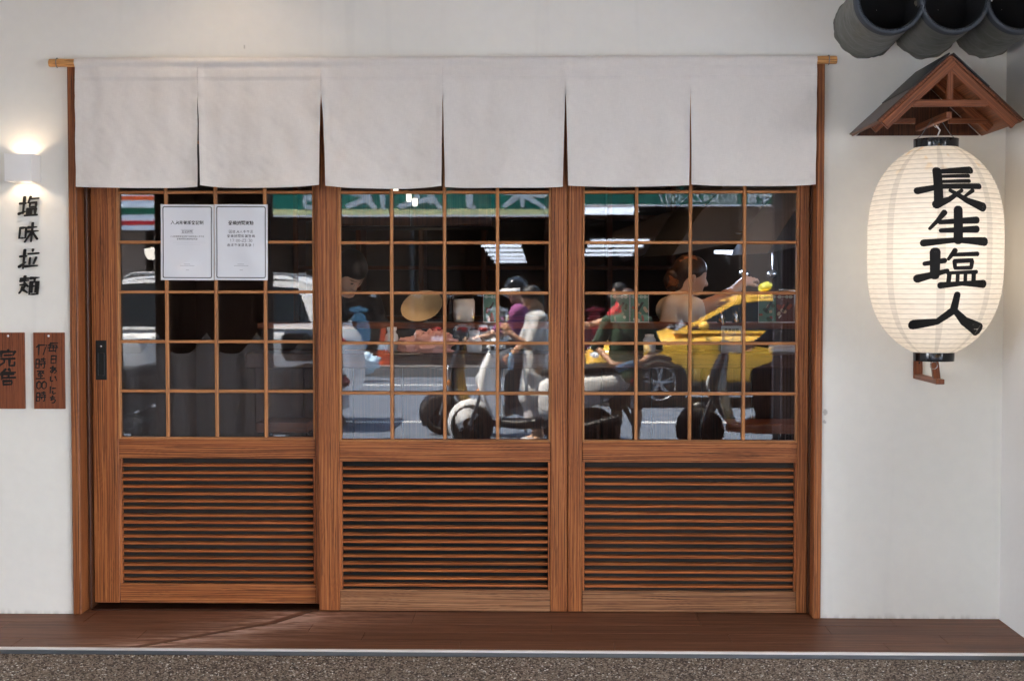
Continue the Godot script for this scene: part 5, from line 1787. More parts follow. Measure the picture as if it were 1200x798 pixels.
	for q in [[-11.3, 8.6, 13.0, "tile_grey", "grey tiled row house across the road with the striped shop front"], [-1.5, 10.9, 11.0, "tile_beige", "beige tiled row house across the road over the lit shop"], [9.2, 10.4, 14.5, "tile_pink", "pinkish tiled row house across the road, behind the taxi"]]:
		var b := thing("row_house", q[3 + 1], "building", Vector3(q[0], -0.06, 18.6), 0.0, "row houses across the road")
		var w: float = q[1]
		var h: float = q[2]
		simple("front_wall", Vector3(0, 3.3 + (h - 3.3) / 2, 0.12), Vector3(w, h - 3.3, 0.24), M[q[3]], b, 0.0)
		simple("roof", Vector3(0, h + 0.1, 10.0), Vector3(w, 0.2, 20.6), M.tile_grey, b, 0.0)
		simple("slab", Vector3(0, 3.2, 10.05), Vector3(w - 0.01, 0.19, 19.6), M.shop_dark, b, 0.0)
		simple("rear_wall", Vector3(0, h / 2, 20.0), Vector3(w, h, 0.2), M.shop_dark, b, 0.0)
		for s in [-1.0, 1.0]:
			simple("side_wall", Vector3(s * (w / 2 - 0.12), h / 2, 12.2), Vector3(0.24, h - 0.02, 16.0), M.shop_wall_pale, b, 0.0)
			simple("pillar", Vector3(s * (w / 2 - 0.3), 1.65, 0.3), Vector3(0.5, 3.3, 0.5), M.shop_wall_pale, b, 0.01)
		for fl in int((h - 4.0) / 3.1):
			for k in 3:
				window_on(b, Vector3((k - 1) * w * 0.3, 5.2 + 3.1 * fl, -0.03), w * 0.2, 1.5, -1.0)
				simple("sill", Vector3((k - 1) * w * 0.3, 5.2 + 3.1 * fl - 0.85, -0.07), Vector3(w * 0.22, 0.06, 0.14), M.kerb_stone, b, 0.01)
	# roller shutters, slat by slat
	for q in [[-4.75, 4.1, 22.0, "brown roller shutter pulled down across the road, left of the lit shop"], [6.0, 3.6, 22.5, "brown roller shutter pulled down across the road, behind the taxi"]]:
		var sh := thing("roller_shutter", q[3], "shutter", Vector3(q[0], -0.06, q[2]), 0.0, "roller shutters across the road")
		var lg := Geo.new()
		lg.prism(PackedVector2Array([Vector2(-0.012, -0.048), Vector2(0.0, -0.048), Vector2(0.0, 0.046), Vector2(-0.012, 0.046), Vector2(-0.026, 0.0)]), Vector3(-q[1] / 2, 0, 0), Vector3(0, 0, 1), Vector3.UP, Vector3(q[1], 0, 0))
		var lm := lg.mesh()
		for k in 31:
			put("slat", lm, M.shutter_metal, sh, Vector3(0, 0.05 + 0.096 * k, 0))
		for s in [-1.0, 1.0]:
			simple("guide", Vector3((q[1] / 2 + 0.04) * s, 1.5, 0), Vector3(0.08, 3.0, 0.1), M.steel_dull, sh)
	# the lit shop's rooms
	for q in [[-2.55, 1], [3.95, 1]]:
		sheet("shop_partition", "dark inner wall of the lit shop across the road, " + ("left" if q[0] < 0 else "right"), "wall", Vector3(q[0], 1.5, 29.6), Vector3(0.12, 3.0, 15.0), M.shop_wall_pale)
	var ck := thing("glass_cabinet", "tall brown cabinet with a lattice front deep in the lit shop", "cabinet", Vector3(0.1, -0.06, 35.5))
	for k in 9:
		wpiece("upright", Vector3(-2.4 + 0.6 * k, 1.15, 0), Vector3(0.06, 2.3, 0.3), 1, M.plaque_wood, ck)
	for j in 4:
		wpiece("shelf", Vector3(0, 0.3 + 0.6 * j, 0.02), Vector3(4.86, 0.05, 0.25), 0, M.plaque_wood, ck)
	wpiece("back", Vector3(0, 1.15, 0.17), Vector3(4.86, 2.3, 0.02), 0, M.dark_wood, ck)
	# fluorescent tubes
	var em := emit("tube_lamp", rgb(226, 238, 255), 1.1)
	var n := 0
	for q in [["near", 0.7, 1.75, 2.83, 21.0, 2, 1.4, 0.0], ["right", 1.0, 2.4, 2.42, 27.0, 4, 2.2, -0.06], ["left", -1.5, -0.56, 2.28, 26.0, 5, 2.0, -0.055], ["sign", -1.17, -0.45, 2.64, 19.2, 1, 1.0, 0.0]]:
		for k in q[5]:
			var l := thing("fluorescent_light", {"near": "white fluorescent tube under the far arcade's ceiling, %s of the pair", "right": "white fluorescent tube deep in the lit shop at the right, %s from the street", "left": "white fluorescent tube deep in the lit shop at the left, %s from the street", "sign": "lone white fluorescent tube just under the green sign%s"}[q[0]] % (["first", "second", "third", "fourth", "fifth"][k] if q[0] != "sign" else ""), "light", Vector3((q[1] + q[2]) / 2, q[3] + q[7] * k, q[4] + q[6] * k), 0.0, "fluorescent tubes")
			var w: float = q[2] - q[1]
			simple("housing", Vector3(0, 0.05, 0), Vector3(w, 0.04, 0.09), M.white_plastic, l, 0.004)
			var tg := Geo.new()
			tg.tube([Vector3(-w / 2 + 0.02, 0, 0), Vector3(w / 2 - 0.02, 0, 0)], 0.03, 12)
			put("tube", tg, em, l)
			for s in [-1.0, 1.0]:
				simple("hanger", Vector3(s * w * 0.35, 0.05 + (3.03 - l.position.y - 0.05) / 2, 0), Vector3(0.012, maxf(3.03 - l.position.y - 0.09, 0.01), 0.012), M.steel_dull, l, 0.0)
			if k % 2 == 0:
				var al := AreaLight3D.new()
				al.name = "tube_light"
				al.area_size = Vector2(w, 0.06)
				al.light_color = rgb(226, 238, 255)
				al.light_energy = 0.1
				al.area_range = 12.0
				al.area_attenuation = 2.0
				al.shadow_enabled = true
				l.add_child(al, true)
				al.position = Vector3(0, -0.035, 0)
				al.rotation_degrees.x = -90
	# signs
	var gr := mat("sign_green", rgb(20, 112, 94), 0.35)
	mat("sign_cream", rgb(222, 222, 160), 0.4)
	mat("sign_white", rgb(232, 238, 242), 0.4)
	mat("sign_letter", rgb(186, 196, 198), 0.5)
	mat("sign_orange", rgb(240, 100, 40), 0.4)
	mat("sign_red", rgb(190, 28, 36), 0.4)
	mat("sign_deep_green", rgb(10, 92, 66), 0.4)
	var s1 := thing("shop_sign", "long green shop sign with white characters and a cream lower strip across the road", "sign", Vector3(-2.32, 2.6, 18.42))
	simple("board", Vector3(0, 0.36, 0), Vector3(5.0, 0.53, 0.1), gr, s1, 0.006)
	simple("strip", Vector3(0, 0.045, -0.003), Vector3(5.0, 0.095, 0.1), M.sign_cream, s1, 0.004)
	simple("trim", Vector3(0, -0.02, 0), Vector3(5.0, 0.032, 0.11), M.white_plastic, s1, 0.004)
	var k2 := 0
	for ch in ["業", "手", "足", "便", "售"]:
		var gl := glyph(ch, 0.72, 0.1, 0.008, 0.08)
		var o := put("character", gl, M.sign_letter, s1, Vector3(1.9 - k2 * 0.9, 0.46, -0.051))
		o.rotation.y = PI
		k2 += 1
	var s2 := thing("shop_sign", "green shop sign with a white telephone number across the road", "sign", Vector3(2.15, 2.76, 18.44))
	simple("board", Vector3(0, 0.22, 0), Vector3(3.4, 0.44, 0.1), mat("sign_green_dark", rgb(22, 98, 82), 0.35), s2, 0.006)
	simple("trim", Vector3(0, -0.008, 0), Vector3(3.4, 0.03, 0.11), M.white_plastic, s2, 0.004)
	var tm := TextMesh.new()
	var sf := SystemFont.new()
	sf.font_names = PackedStringArray(["Droid Sans"])
	tm.font = sf
	tm.text = "(02)2422-3597"
	tm.font_size = 64
	tm.pixel_size = 0.0033
	tm.depth = 0.012
	var to := put("telephone_number", tm, M.sign_white, s2, Vector3(0.43, 0.125, -0.054))
	to.rotation.y = PI
	k2 = 0
	for ch in ["電", "話"]:
		var o := put("character", glyph(ch, 0.17, 0.022, 0.008), M.sign_white, s2, Vector3(1.58 - k2 * 0.22, 0.125, -0.051))
		o.rotation.y = PI
		k2 += 1
	var s3 := thing("striped_sign", "white shop fascia with orange, green and red stripes across the road", "sign", Vector3(-9.3, 2.36, 18.42))
	simple("board", Vector3(0, 0.4, 0), Vector3(5.02, 0.84, 0.1), M.sign_white, s3, 0.006)
	simple("stripe", Vector3(0, 0.535, -0.0025), Vector3(5.024, 0.075, 0.102), M.sign_orange, s3, 0.0)
	simple("stripe", Vector3(0, 0.31, -0.0025), Vector3(5.024, 0.12, 0.102), M.sign_deep_green, s3, 0.0)
	simple("stripe", Vector3(0, 0.108, -0.0025), Vector3(5.024, 0.075, 0.102), M.sign_red, s3, 0.0)
	# a lit bowl lamp on the ribbed column
	var bl2 := thing("bowl_lamp", "lit white bowl lamp on the street side of the brown column", "lamp", Vector3(-3.36, 1.66, 5.9))
	var lg2 := Geo.new()
	lg2.lathe(Vector3.ZERO, [[0.0, -0.06], [0.04, -0.055], [0.065, -0.02], [0.07, 0.03], [0.0, 0.045]], 24)
	put("bulb", lg2, emit("bowl_glow", rgb(255, 246, 232), 1.0), bl2)
	simple("arm", Vector3(0.045, 0.06, 0.02), Vector3(0.06, 0.02, 0.02), M.black_metal, bl2)
	lamp(bl2, "bowl_light", Vector3(0, -0.005, 0), rgb(255, 200, 140), 0.008, 0.05)
	# a pale blue plastic bag on the road's far edge
	var pb := Geo.new()
	var wr := noise(171, 1.0, 3)
	var brow := []
	for i in 15:
		var f := PI * i / 14.0
		var row := PackedVector3Array()
		for k in 24:
			var a := TAU * k / 24.0
			var d := Vector3(sin(f) * cos(a), -cos(f), sin(f) * sin(a))
			row.append(d * Vector3(0.32, 0.17, 0.2) * (1.0 + wr.get_noise_3dv(d * 2.0) * 0.5))
		brow.append(row)
	pb.grid(brow, true)
	tag(put("plastic_bag", pb, mat("bag_blue", rgb(196, 222, 236), 0.3), self, Vector3(-3.1, 0.1, 17.3)), "pale blue knotted plastic bag by the far kerb", "bag")

# ---------------------------------------------------------------- bodies: tapered bones joined by a smooth minimum, meshed as surface nets
func nets(g: Geo, bones: Array, k: float, cell: float, shade: Callable):
	var lo := Vector3.INF
	var hi := -Vector3.INF
	for b in bones:
		var r := maxf(b[2], b[3]) + cell * 2.5
		for p in [b[0], b[1]]:
			lo = lo.min(p - Vector3(r, r, r))
			hi = hi.max(p + Vector3(r, r, r))
	var n := Vector3i(((hi - lo) / cell).ceil()) + Vector3i.ONE
	var sy := n.x
	var sz := n.x * n.y
	var f := PackedFloat32Array()
	f.resize(n.x * n.y * n.z)
	f.fill(10.0)
	for b in bones:
		var a: Vector3 = b[0]
		var d: Vector3 = b[1] - a
		var ra: float = b[2]
		var dr: float = b[3] - ra
		var l2 := maxf(d.length_squared(), 1e-9)
		var r := maxf(b[2], b[3]) + k + cell * 2.0
		var i0 := Vector3i(((a.min(b[1]) - Vector3(r, r, r) - lo) / cell).floor()).clamp(Vector3i.ZERO, n - Vector3i.ONE)
		var i1 := Vector3i(((a.max(b[1]) + Vector3(r, r, r) - lo) / cell).ceil()).clamp(Vector3i.ZERO, n - Vector3i.ONE)
		for z in range(i0.z, i1.z + 1):
			for y in range(i0.y, i1.y + 1):
				var at := i0.x + y * sy + z * sz
				var p := lo + Vector3(i0.x, y, z) * cell - a
				for x in range(i0.x, i1.x + 1):
					var t := clampf(p.dot(d) / l2, 0.0, 1.0)
					var q := (p - d * t).length() - ra - dr * t
					var o := f[at]
					var h := k - absf(o - q)
					if h > 0.0:
						f[at] = minf(o, q) - h * h * 0.25 / k
					elif q < o:
						f[at] = q
					at += 1
					p.x += cell
	var verts := {}
	var norm := {}
	var off := [0, 1, sy, sy + 1, sz, sz + 1, sz + sy, sz + sy + 1]
	var edges := [[0, 1], [2, 3], [4, 5], [6, 7], [0, 2], [1, 3], [4, 6], [5, 7], [0, 4], [1, 5], [2, 6], [3, 7]]
	for z in n.z - 1:
		for y in n.y - 1:
			for x in n.x - 1:
				var at := x + y * sy + z * sz
				if absf(f[at]) > cell * 2.0:
					continue
				var v := [f[at], f[at + 1], f[at + sy], f[at + sy + 1], f[at + sz], f[at + sz + 1], f[at + sz + sy], f[at + sz + sy + 1]]
				var s := Vector3.ZERO
				var c := 0
				for e in edges:
					var a: float = v[e[0]]
					var b: float = v[e[1]]
					if (a < 0.0) != (b < 0.0):
						var t := a / (a - b)
						var pa := Vector3(e[0] & 1, (e[0] >> 1) & 1, e[0] >> 2)
						var pb := Vector3(e[1] & 1, (e[1] >> 1) & 1, e[1] >> 2)
						s += pa.lerp(pb, t)
						c += 1
				if c:
					verts[at] = lo + (Vector3(x, y, z) + s / c) * cell
					norm[at] = Vector3(v[1] + v[3] + v[5] + v[7] - v[0] - v[2] - v[4] - v[6], v[2] + v[3] + v[6] + v[7] - v[0] - v[1] - v[4] - v[5], v[4] + v[5] + v[6] + v[7] - v[0] - v[1] - v[2] - v[3]).normalized()
	var put_tri := func(a: int, b: int, d: int):
		var e: Vector3 = verts[a]
		var h: Vector3 = verts[b]
		var m: Vector3 = verts[d]
		var flip: bool = (h - e).cross(m - e).dot(norm[a] + norm[b] + norm[d]) > 0.0
		for i in ([a, d, b] if flip else [a, b, d]):
			g.v.append(verts[i]); g.n.append(norm[i]); g.t.append(Vector2.ZERO)
			g.c.append(shade.call(verts[i]))
	for at in verts:
		for ax in 3:
			var step: int = [1, sy, sz][ax]
			if at + step >= f.size():
				continue
			if (f[at] < 0.0) != (f[at + step] < 0.0):
				var u: int = [sy, sz, 1][ax]
				var w: int = [sz, 1, sy][ax]
				var q := [at, at - u, at - u - w, at - w]
				if verts.has(q[1]) and verts.has(q[2]) and verts.has(q[3]):
					put_tri.call(q[0], q[1], q[2])
					put_tri.call(q[0], q[2], q[3])

func hand_bones(wrist: Vector3, dir: Vector3, back: Vector3, side: float, s: float, curl: float) -> Array:
	# dir: along the palm; back: out of the back of the hand; side: +1 / -1 where the thumb is (along back x dir)
	dir = dir.normalized()
	back = (back - dir * back.dot(dir)).normalized()
	var across := back.cross(dir) * side        # towards the thumb
	var out := []
	for k in 4:
		var o := across * (0.030 - 0.020 * k) * s
		out.append([wrist + o * 0.5, wrist + dir * 0.075 * s + o, 0.016 * s, 0.0125 * s])
		var ln: float = [0.072, 0.08, 0.074, 0.058][k] * s
		var p := wrist + dir * 0.08 * s + o * 1.05
		var d := dir
		for j in 3:
			d = (d * cos(curl * [0.5, 1.0, 0.8][j]) - back * sin(curl * [0.5, 1.0, 0.8][j])).normalized()
			var q = p + d * ln * [0.45, 0.32, 0.25][j]
			out.append([p, q, 0.0092 * s - 0.0006 * j, 0.0086 * s - 0.0008 * j])
			p = q
	var b := wrist + dir * 0.022 * s + across * 0.024 * s
	var t := b + (dir * 0.7 + across * 0.7 - back * 0.35).normalized() * 0.042 * s
	out.append([b, t, 0.0135 * s, 0.0105 * s])
	out.append([t, t + (dir * 0.95 + across * 0.1 - back * 0.5).normalized() * 0.034 * s, 0.0102 * s, 0.0085 * s])
	return out

func cloth_mat(called: String, col: Color, weave := 0.35) -> StandardMaterial3D:
	var m := mat(called, col, 0.95)
	m.normal_enabled = true
	m.normal_texture = M.fold_map
	m.normal_scale = weave
	tri(m, Vector3(1.6, 1.6, 1.6), false)
	return m

# joints are in the person's own axes: facing +z, right hand towards -x; given in metres
func person(label: String, at: Vector3, turn: float, s: float, pose: Dictionary, look: Dictionary, group := "") -> Node3D:
	var J := {"pelvis": Vector3(0, 0.93, 0), "chest": Vector3(0, 1.24, -0.01), "neck": Vector3(0, 1.42, -0.015), "head": Vector3(0, 1.575, 0.02)}
	for q in [["l", 1.0], ["r", -1.0]]:
		J["sh_" + q[0]] = Vector3(0.17 * q[1], 1.37, -0.01); J["el_" + q[0]] = Vector3(0.235 * q[1], 1.10, -0.03); J["wr_" + q[0]] = Vector3(0.25 * q[1], 0.87, 0.05)
		J["hip_" + q[0]] = Vector3(0.085 * q[1], 0.9, 0); J["kn_" + q[0]] = Vector3(0.1 * q[1], 0.49, 0.02); J["an_" + q[0]] = Vector3(0.1 * q[1], 0.085, -0.02); J["toe_" + q[0]] = Vector3(0.115 * q[1], 0.03, 0.14)
	for k in J: J[k] *= s
	for k in pose: J[k] = pose[k]
	var p := thing("person", label, "person", at, turn, group)
	var skin: Color = look.skin
	var g := Geo.new()
	# trunk and limbs
	var torso := func(grow: float) -> Array:
		var o := []
		for x in [-0.055, 0.055]:
			var e := Vector3(x * s, 0, 0)
			o.append([J.pelvis + e, J.chest + e, 0.105 * s + grow, 0.1 * s + grow])
		o.append([J.chest, J.neck - Vector3(0, 0.05 * s, 0), 0.11 * s + grow, 0.075 * s + grow])
		o.append([J.sh_l.lerp(J.neck, 0.1), J.sh_r.lerp(J.neck, 0.1), 0.058 * s + grow, 0.058 * s + grow])
		return o
	var body: Array = torso.call(0.0)
	body.append([J.neck - Vector3(0, 0.03 * s, 0), J.head - Vector3(0, 0.06, 0.01), 0.052 * s, 0.048 * s])
	for q in ["l", "r"]:
		body.append([J["sh_" + q], J["el_" + q], 0.050 * s, 0.039 * s])
		body.append([J["el_" + q], J["wr_" + q], 0.040 * s, 0.026 * s])
		body.append([J["hip_" + q], J["kn_" + q], 0.082 * s, 0.054 * s])
		body.append([J["kn_" + q], J["an_" + q].lerp(J["kn_" + q], 0.7), 0.05 * s, 0.055 * s])
		body.append([J["an_" + q].lerp(J["kn_" + q], 0.7), J["an_" + q], 0.055 * s, 0.034 * s])
		body.append([J["an_" + q], J["toe_" + q], 0.036 * s, 0.028 * s])
	nets(g, body, 0.035, 0.016, func(_q): return skin)
	for q in [["l", 1.0], ["r", -1.0]]:
		var el: Vector3 = J["el_" + q[0]]
		var wr: Vector3 = J["wr_" + q[0]]
		var dir: Vector3 = look.get("hand_" + q[0], [wr - el])[0]
		var back: Vector3 = look["hand_" + q[0]][1] if look.has("hand_" + q[0]) else Vector3(q[1], 0, 0.3)
		var hb := hand_bones(wr, dir, back, look["hand_" + q[0]][2] if look.has("hand_" + q[0]) else q[1], s, look.get("curl", 0.5))
		hb.append([wr - dir.normalized() * 0.03, wr + dir.normalized() * 0.01, 0.026 * s, 0.024 * s])
		nets(g, hb, 0.006, 0.005, func(_q): return skin)
	# head
	var H: Basis = Basis.from_euler(look.get("tilt", Vector3.ZERO))
	var c: Vector3 = J.head
	var hs: float = look.get("hs", 0.92)
	var hp := func(x: float, y: float, z: float) -> Vector3: return c + H * (Vector3(x, y, z) * hs)
	var hbones := [[hp.call(0, 0.035, -0.02), hp.call(0, 0.035, 0.015), 0.083, 0.081], [hp.call(0, -0.02, 0.02), hp.call(0, -0.078, 0.055), 0.066, 0.032], [hp.call(-0.03, -0.03, 0.05), hp.call(0.03, -0.03, 0.05), 0.035, 0.035],
		[hp.call(0, -0.06, -0.02), hp.call(0, -0.14, -0.03), 0.055, 0.05]]
	nets(g, hbones.map(func(b): return [b[0], b[1], b[2] * hs, b[3] * hs]), 0.03, 0.0075, func(q):
		var l: Vector3 = H.inverse() * (q - c) / hs
		for e in [-1.0, 1.0]:
			if Vector2(l.x - 0.031 * e, (l.y - 0.004) * 1.6).length() < 0.0095 and l.z > 0.05: return Color(0.04, 0.025, 0.02)
			if Vector2((l.x - 0.031 * e) * 0.55, (l.y - 0.027) * 2.6).length() < 0.012 and l.z > 0.05: return skin * 0.4
		if Vector2(l.x * 0.6, (l.y + 0.058) * 2.0).length() < 0.013 and l.z > 0.05: return skin * Color(0.75, 0.42, 0.42)
		return skin)
	var small := [[hp.call(0, 0.002, 0.088), hp.call(0, -0.03, 0.103), 0.010, 0.0135], [hp.call(-0.012, -0.034, 0.092), hp.call(0.012, -0.034, 0.092), 0.009, 0.009]]
	for e in [-1.0, 1.0]:
		small.append([hp.call(0.082 * e, 0.012, -0.008), hp.call(0.079 * e, -0.025, 0.0), 0.014, 0.009])
	nets(g, small, 0.006, 0.005, func(_q): return skin)
	var sm: StandardMaterial3D = M.skin
	put("body", g, sm, p)
	# hair
	if look.has("hair"):
		var hg := Geo.new()
		var hb := [[hp.call(0, 0.055, -0.03), hp.call(0, 0.055, 0.012), 0.088, 0.084], [hp.call(0, 0.02, -0.05), hp.call(0, -0.05, -0.06), 0.075, 0.045], [hp.call(-0.06, 0.04, 0.0), hp.call(0.06, 0.04, 0.0), 0.045, 0.045]]
		for b in look.get("hair_more", []):
			hb.append([hp.call(b[0], b[1], b[2]), hp.call(b[3], b[4], b[5]), b[6], b[7]])
		nets(hg, hb.map(func(b): return [b[0], b[1], b[2] * hs, b[3] * hs]), 0.02, 0.008, func(_q): return Color.WHITE)
		var ho: MeshInstance3D = put("hair", hg, look.hair, p)
		if look.has("strands"):
			var stg := Geo.new()
			var r := RandomNumberGenerator.new()
			r.seed = 5
			for k in int(look.strands):
				var a := r.randf_range(-1.3, 1.3)
				var path := []
				var lift := r.randf_range(0.996, 1.05)
				for j in 7:
					var f := j / 6.0
					var th := lerpf(0.75, -1.9, f) + r.randf_range(-0.03, 0.03)
					var d := Vector3(sin(a) * (1.0 - 0.75 * f * f), cos(th) * 1.0, sin(th)).normalized()
					path.append(hp.call(0, 0.05, -0.022) + H * (d * 0.0885 * hs * lift * (1.0 + 0.05 * f)))
				stg.tube(path, 0.0016, 4, false)
			for k in int(look.strands) / 2:
				var b: Vector3 = hp.call(0, -0.035, -0.118)
				var a := r.randf() * TAU
				var path := []
				for j in 7:
					var q := a + j * 0.5
					path.append(b + H * Vector3(cos(q) * 0.036, sin(q) * 0.038, r.randf_range(-0.03, 0.03)) * (1.0 + 0.05 * r.randf()))
				stg.tube(path, 0.0016, 4, false)
			put("strands", stg, look.strand_hair, ho)
	# top
	if look.has("top"):
		var tg := Geo.new()
		var tb: Array = torso.call(0.02)
		for q in ["l", "r"]:
			var f: float = look.get("sleeve", 0.6)
			if f > 0.0:
				var e: Vector3 = J["sh_" + q].lerp(J["el_" + q], minf(f, 1.0))
				tb.append([J["sh_" + q], e, 0.068 * s, 0.066 * s])
				if f > 1.0:
					tb.append([J["el_" + q], J["el_" + q].lerp(J["wr_" + q], f - 1.0), 0.058 * s, 0.045 * s])
		if look.has("hem"):
			tb.append([J.pelvis, Vector3(J.pelvis.x, look.hem, J.pelvis.z + look.get("hem_z", 0.0)), 0.135 * s, look.get("hem_r", 0.15) * s])
		nets(tg, tb, 0.04, 0.016, func(_q): return Color.WHITE)
		put(look.get("top_name", "shirt"), tg, look.top, p)
	# shorts, trousers or skirt
	if look.has("bottom"):
		var bg := Geo.new()
		var bb := [[J.pelvis - Vector3(0.04 * s, 0, 0), J.pelvis + Vector3(0.04 * s, 0, 0), 0.13 * s, 0.13 * s]]
		if look.has("skirt_end"):
			for k in 2:
				bb.append([J.pelvis, look.skirt_end + Vector3((k - 0.5) * 0.1, 0, 0), 0.12 * s, 0.13 * s])
		else:
			var f: float = look.get("leg", 0.8)
			for q in ["l", "r"]:
				bb.append([J["hip_" + q], J["hip_" + q].lerp(J["kn_" + q], minf(f, 1.0)), 0.1 * s, 0.088 * s])
				if f > 1.0:
					bb.append([J["kn_" + q], J["kn_" + q].lerp(J["an_" + q], f - 1.0), 0.082 * s, 0.064 * s])
		nets(bg, bb, 0.03, 0.016, func(_q): return Color.WHITE)
		put(look.get("bottom_name", "trousers"), bg, look.bottom, p)
	if look.has("shoes"):
		for q in ["l", "r"]:
			var fg := Geo.new()
			nets(fg, [[J["an_" + q] - Vector3(0, 0.03 * s, 0.02), J["toe_" + q], 0.048 * s, 0.036 * s], [J["an_" + q] - Vector3(0, 0.05, 0.03), J["an_" + q] - Vector3(0, 0.02, 0.0), 0.04, 0.04]], 0.02, 0.012, func(_q): return Color.WHITE)
			put("shoe", fg, look.shoes, p)
	if look.has("helmet"):
		var lg := Geo.new()
		var rows := []
		for i in 13:
			var f := PI * 0.60 * i / 12.0
			var row := PackedVector3Array()
			for k in 28:
				var a := TAU * k / 28.0
				row.append(c + H * (Vector3(sin(f) * sin(a) * 0.135, 0.045 + cos(f) * 0.135, -0.012 + sin(f) * cos(a) * (0.142 - 0.02 * maxf(cos(a), 0.0) * smoothstep(1.4, 1.9, f)))))
			rows.append(row)
		lg.grid(rows, true)
		var ho := put("helmet", lg, look.helmet, p)
		var vg := Geo.new()
		var vr := []
		for i in 3:
			var row := PackedVector3Array()
			for k in 15:
				var a := lerpf(-1.15, 1.15, k / 14.0)
				var r: float = 0.14 + 0.004 * i + 0.05 * i * 0.5 * cos(a)
				row.append(c + H * Vector3(sin(a) * r * 0.97, 0.062 - 0.012 * i, -0.012 + cos(a) * r))
			vr.append(row)
		vg.grid(vr, false, false, Vector3.UP)
		put("peak", vg, look.get("peak", look.helmet), ho)
	if look.has("mask"):
		var kg := Geo.new()
		var kr := []
		for i in 7:
			var v := i / 6.0
			var row := PackedVector3Array()
			for k in 13:
				var u := k / 12.0 * 2.0 - 1.0
				row.append(c + H * (Vector3(u * 0.07, lerpf(-0.012, -0.095, v), 0.104 - 0.045 * u * u - 0.012 * v * v + 0.012 * sin(PI * v)) * hs))
			kr.append(row)
		kg.grid(kr, false, false, H * Vector3(0, 0, 1))
		put("mask", kg, look.mask, p)
	return p

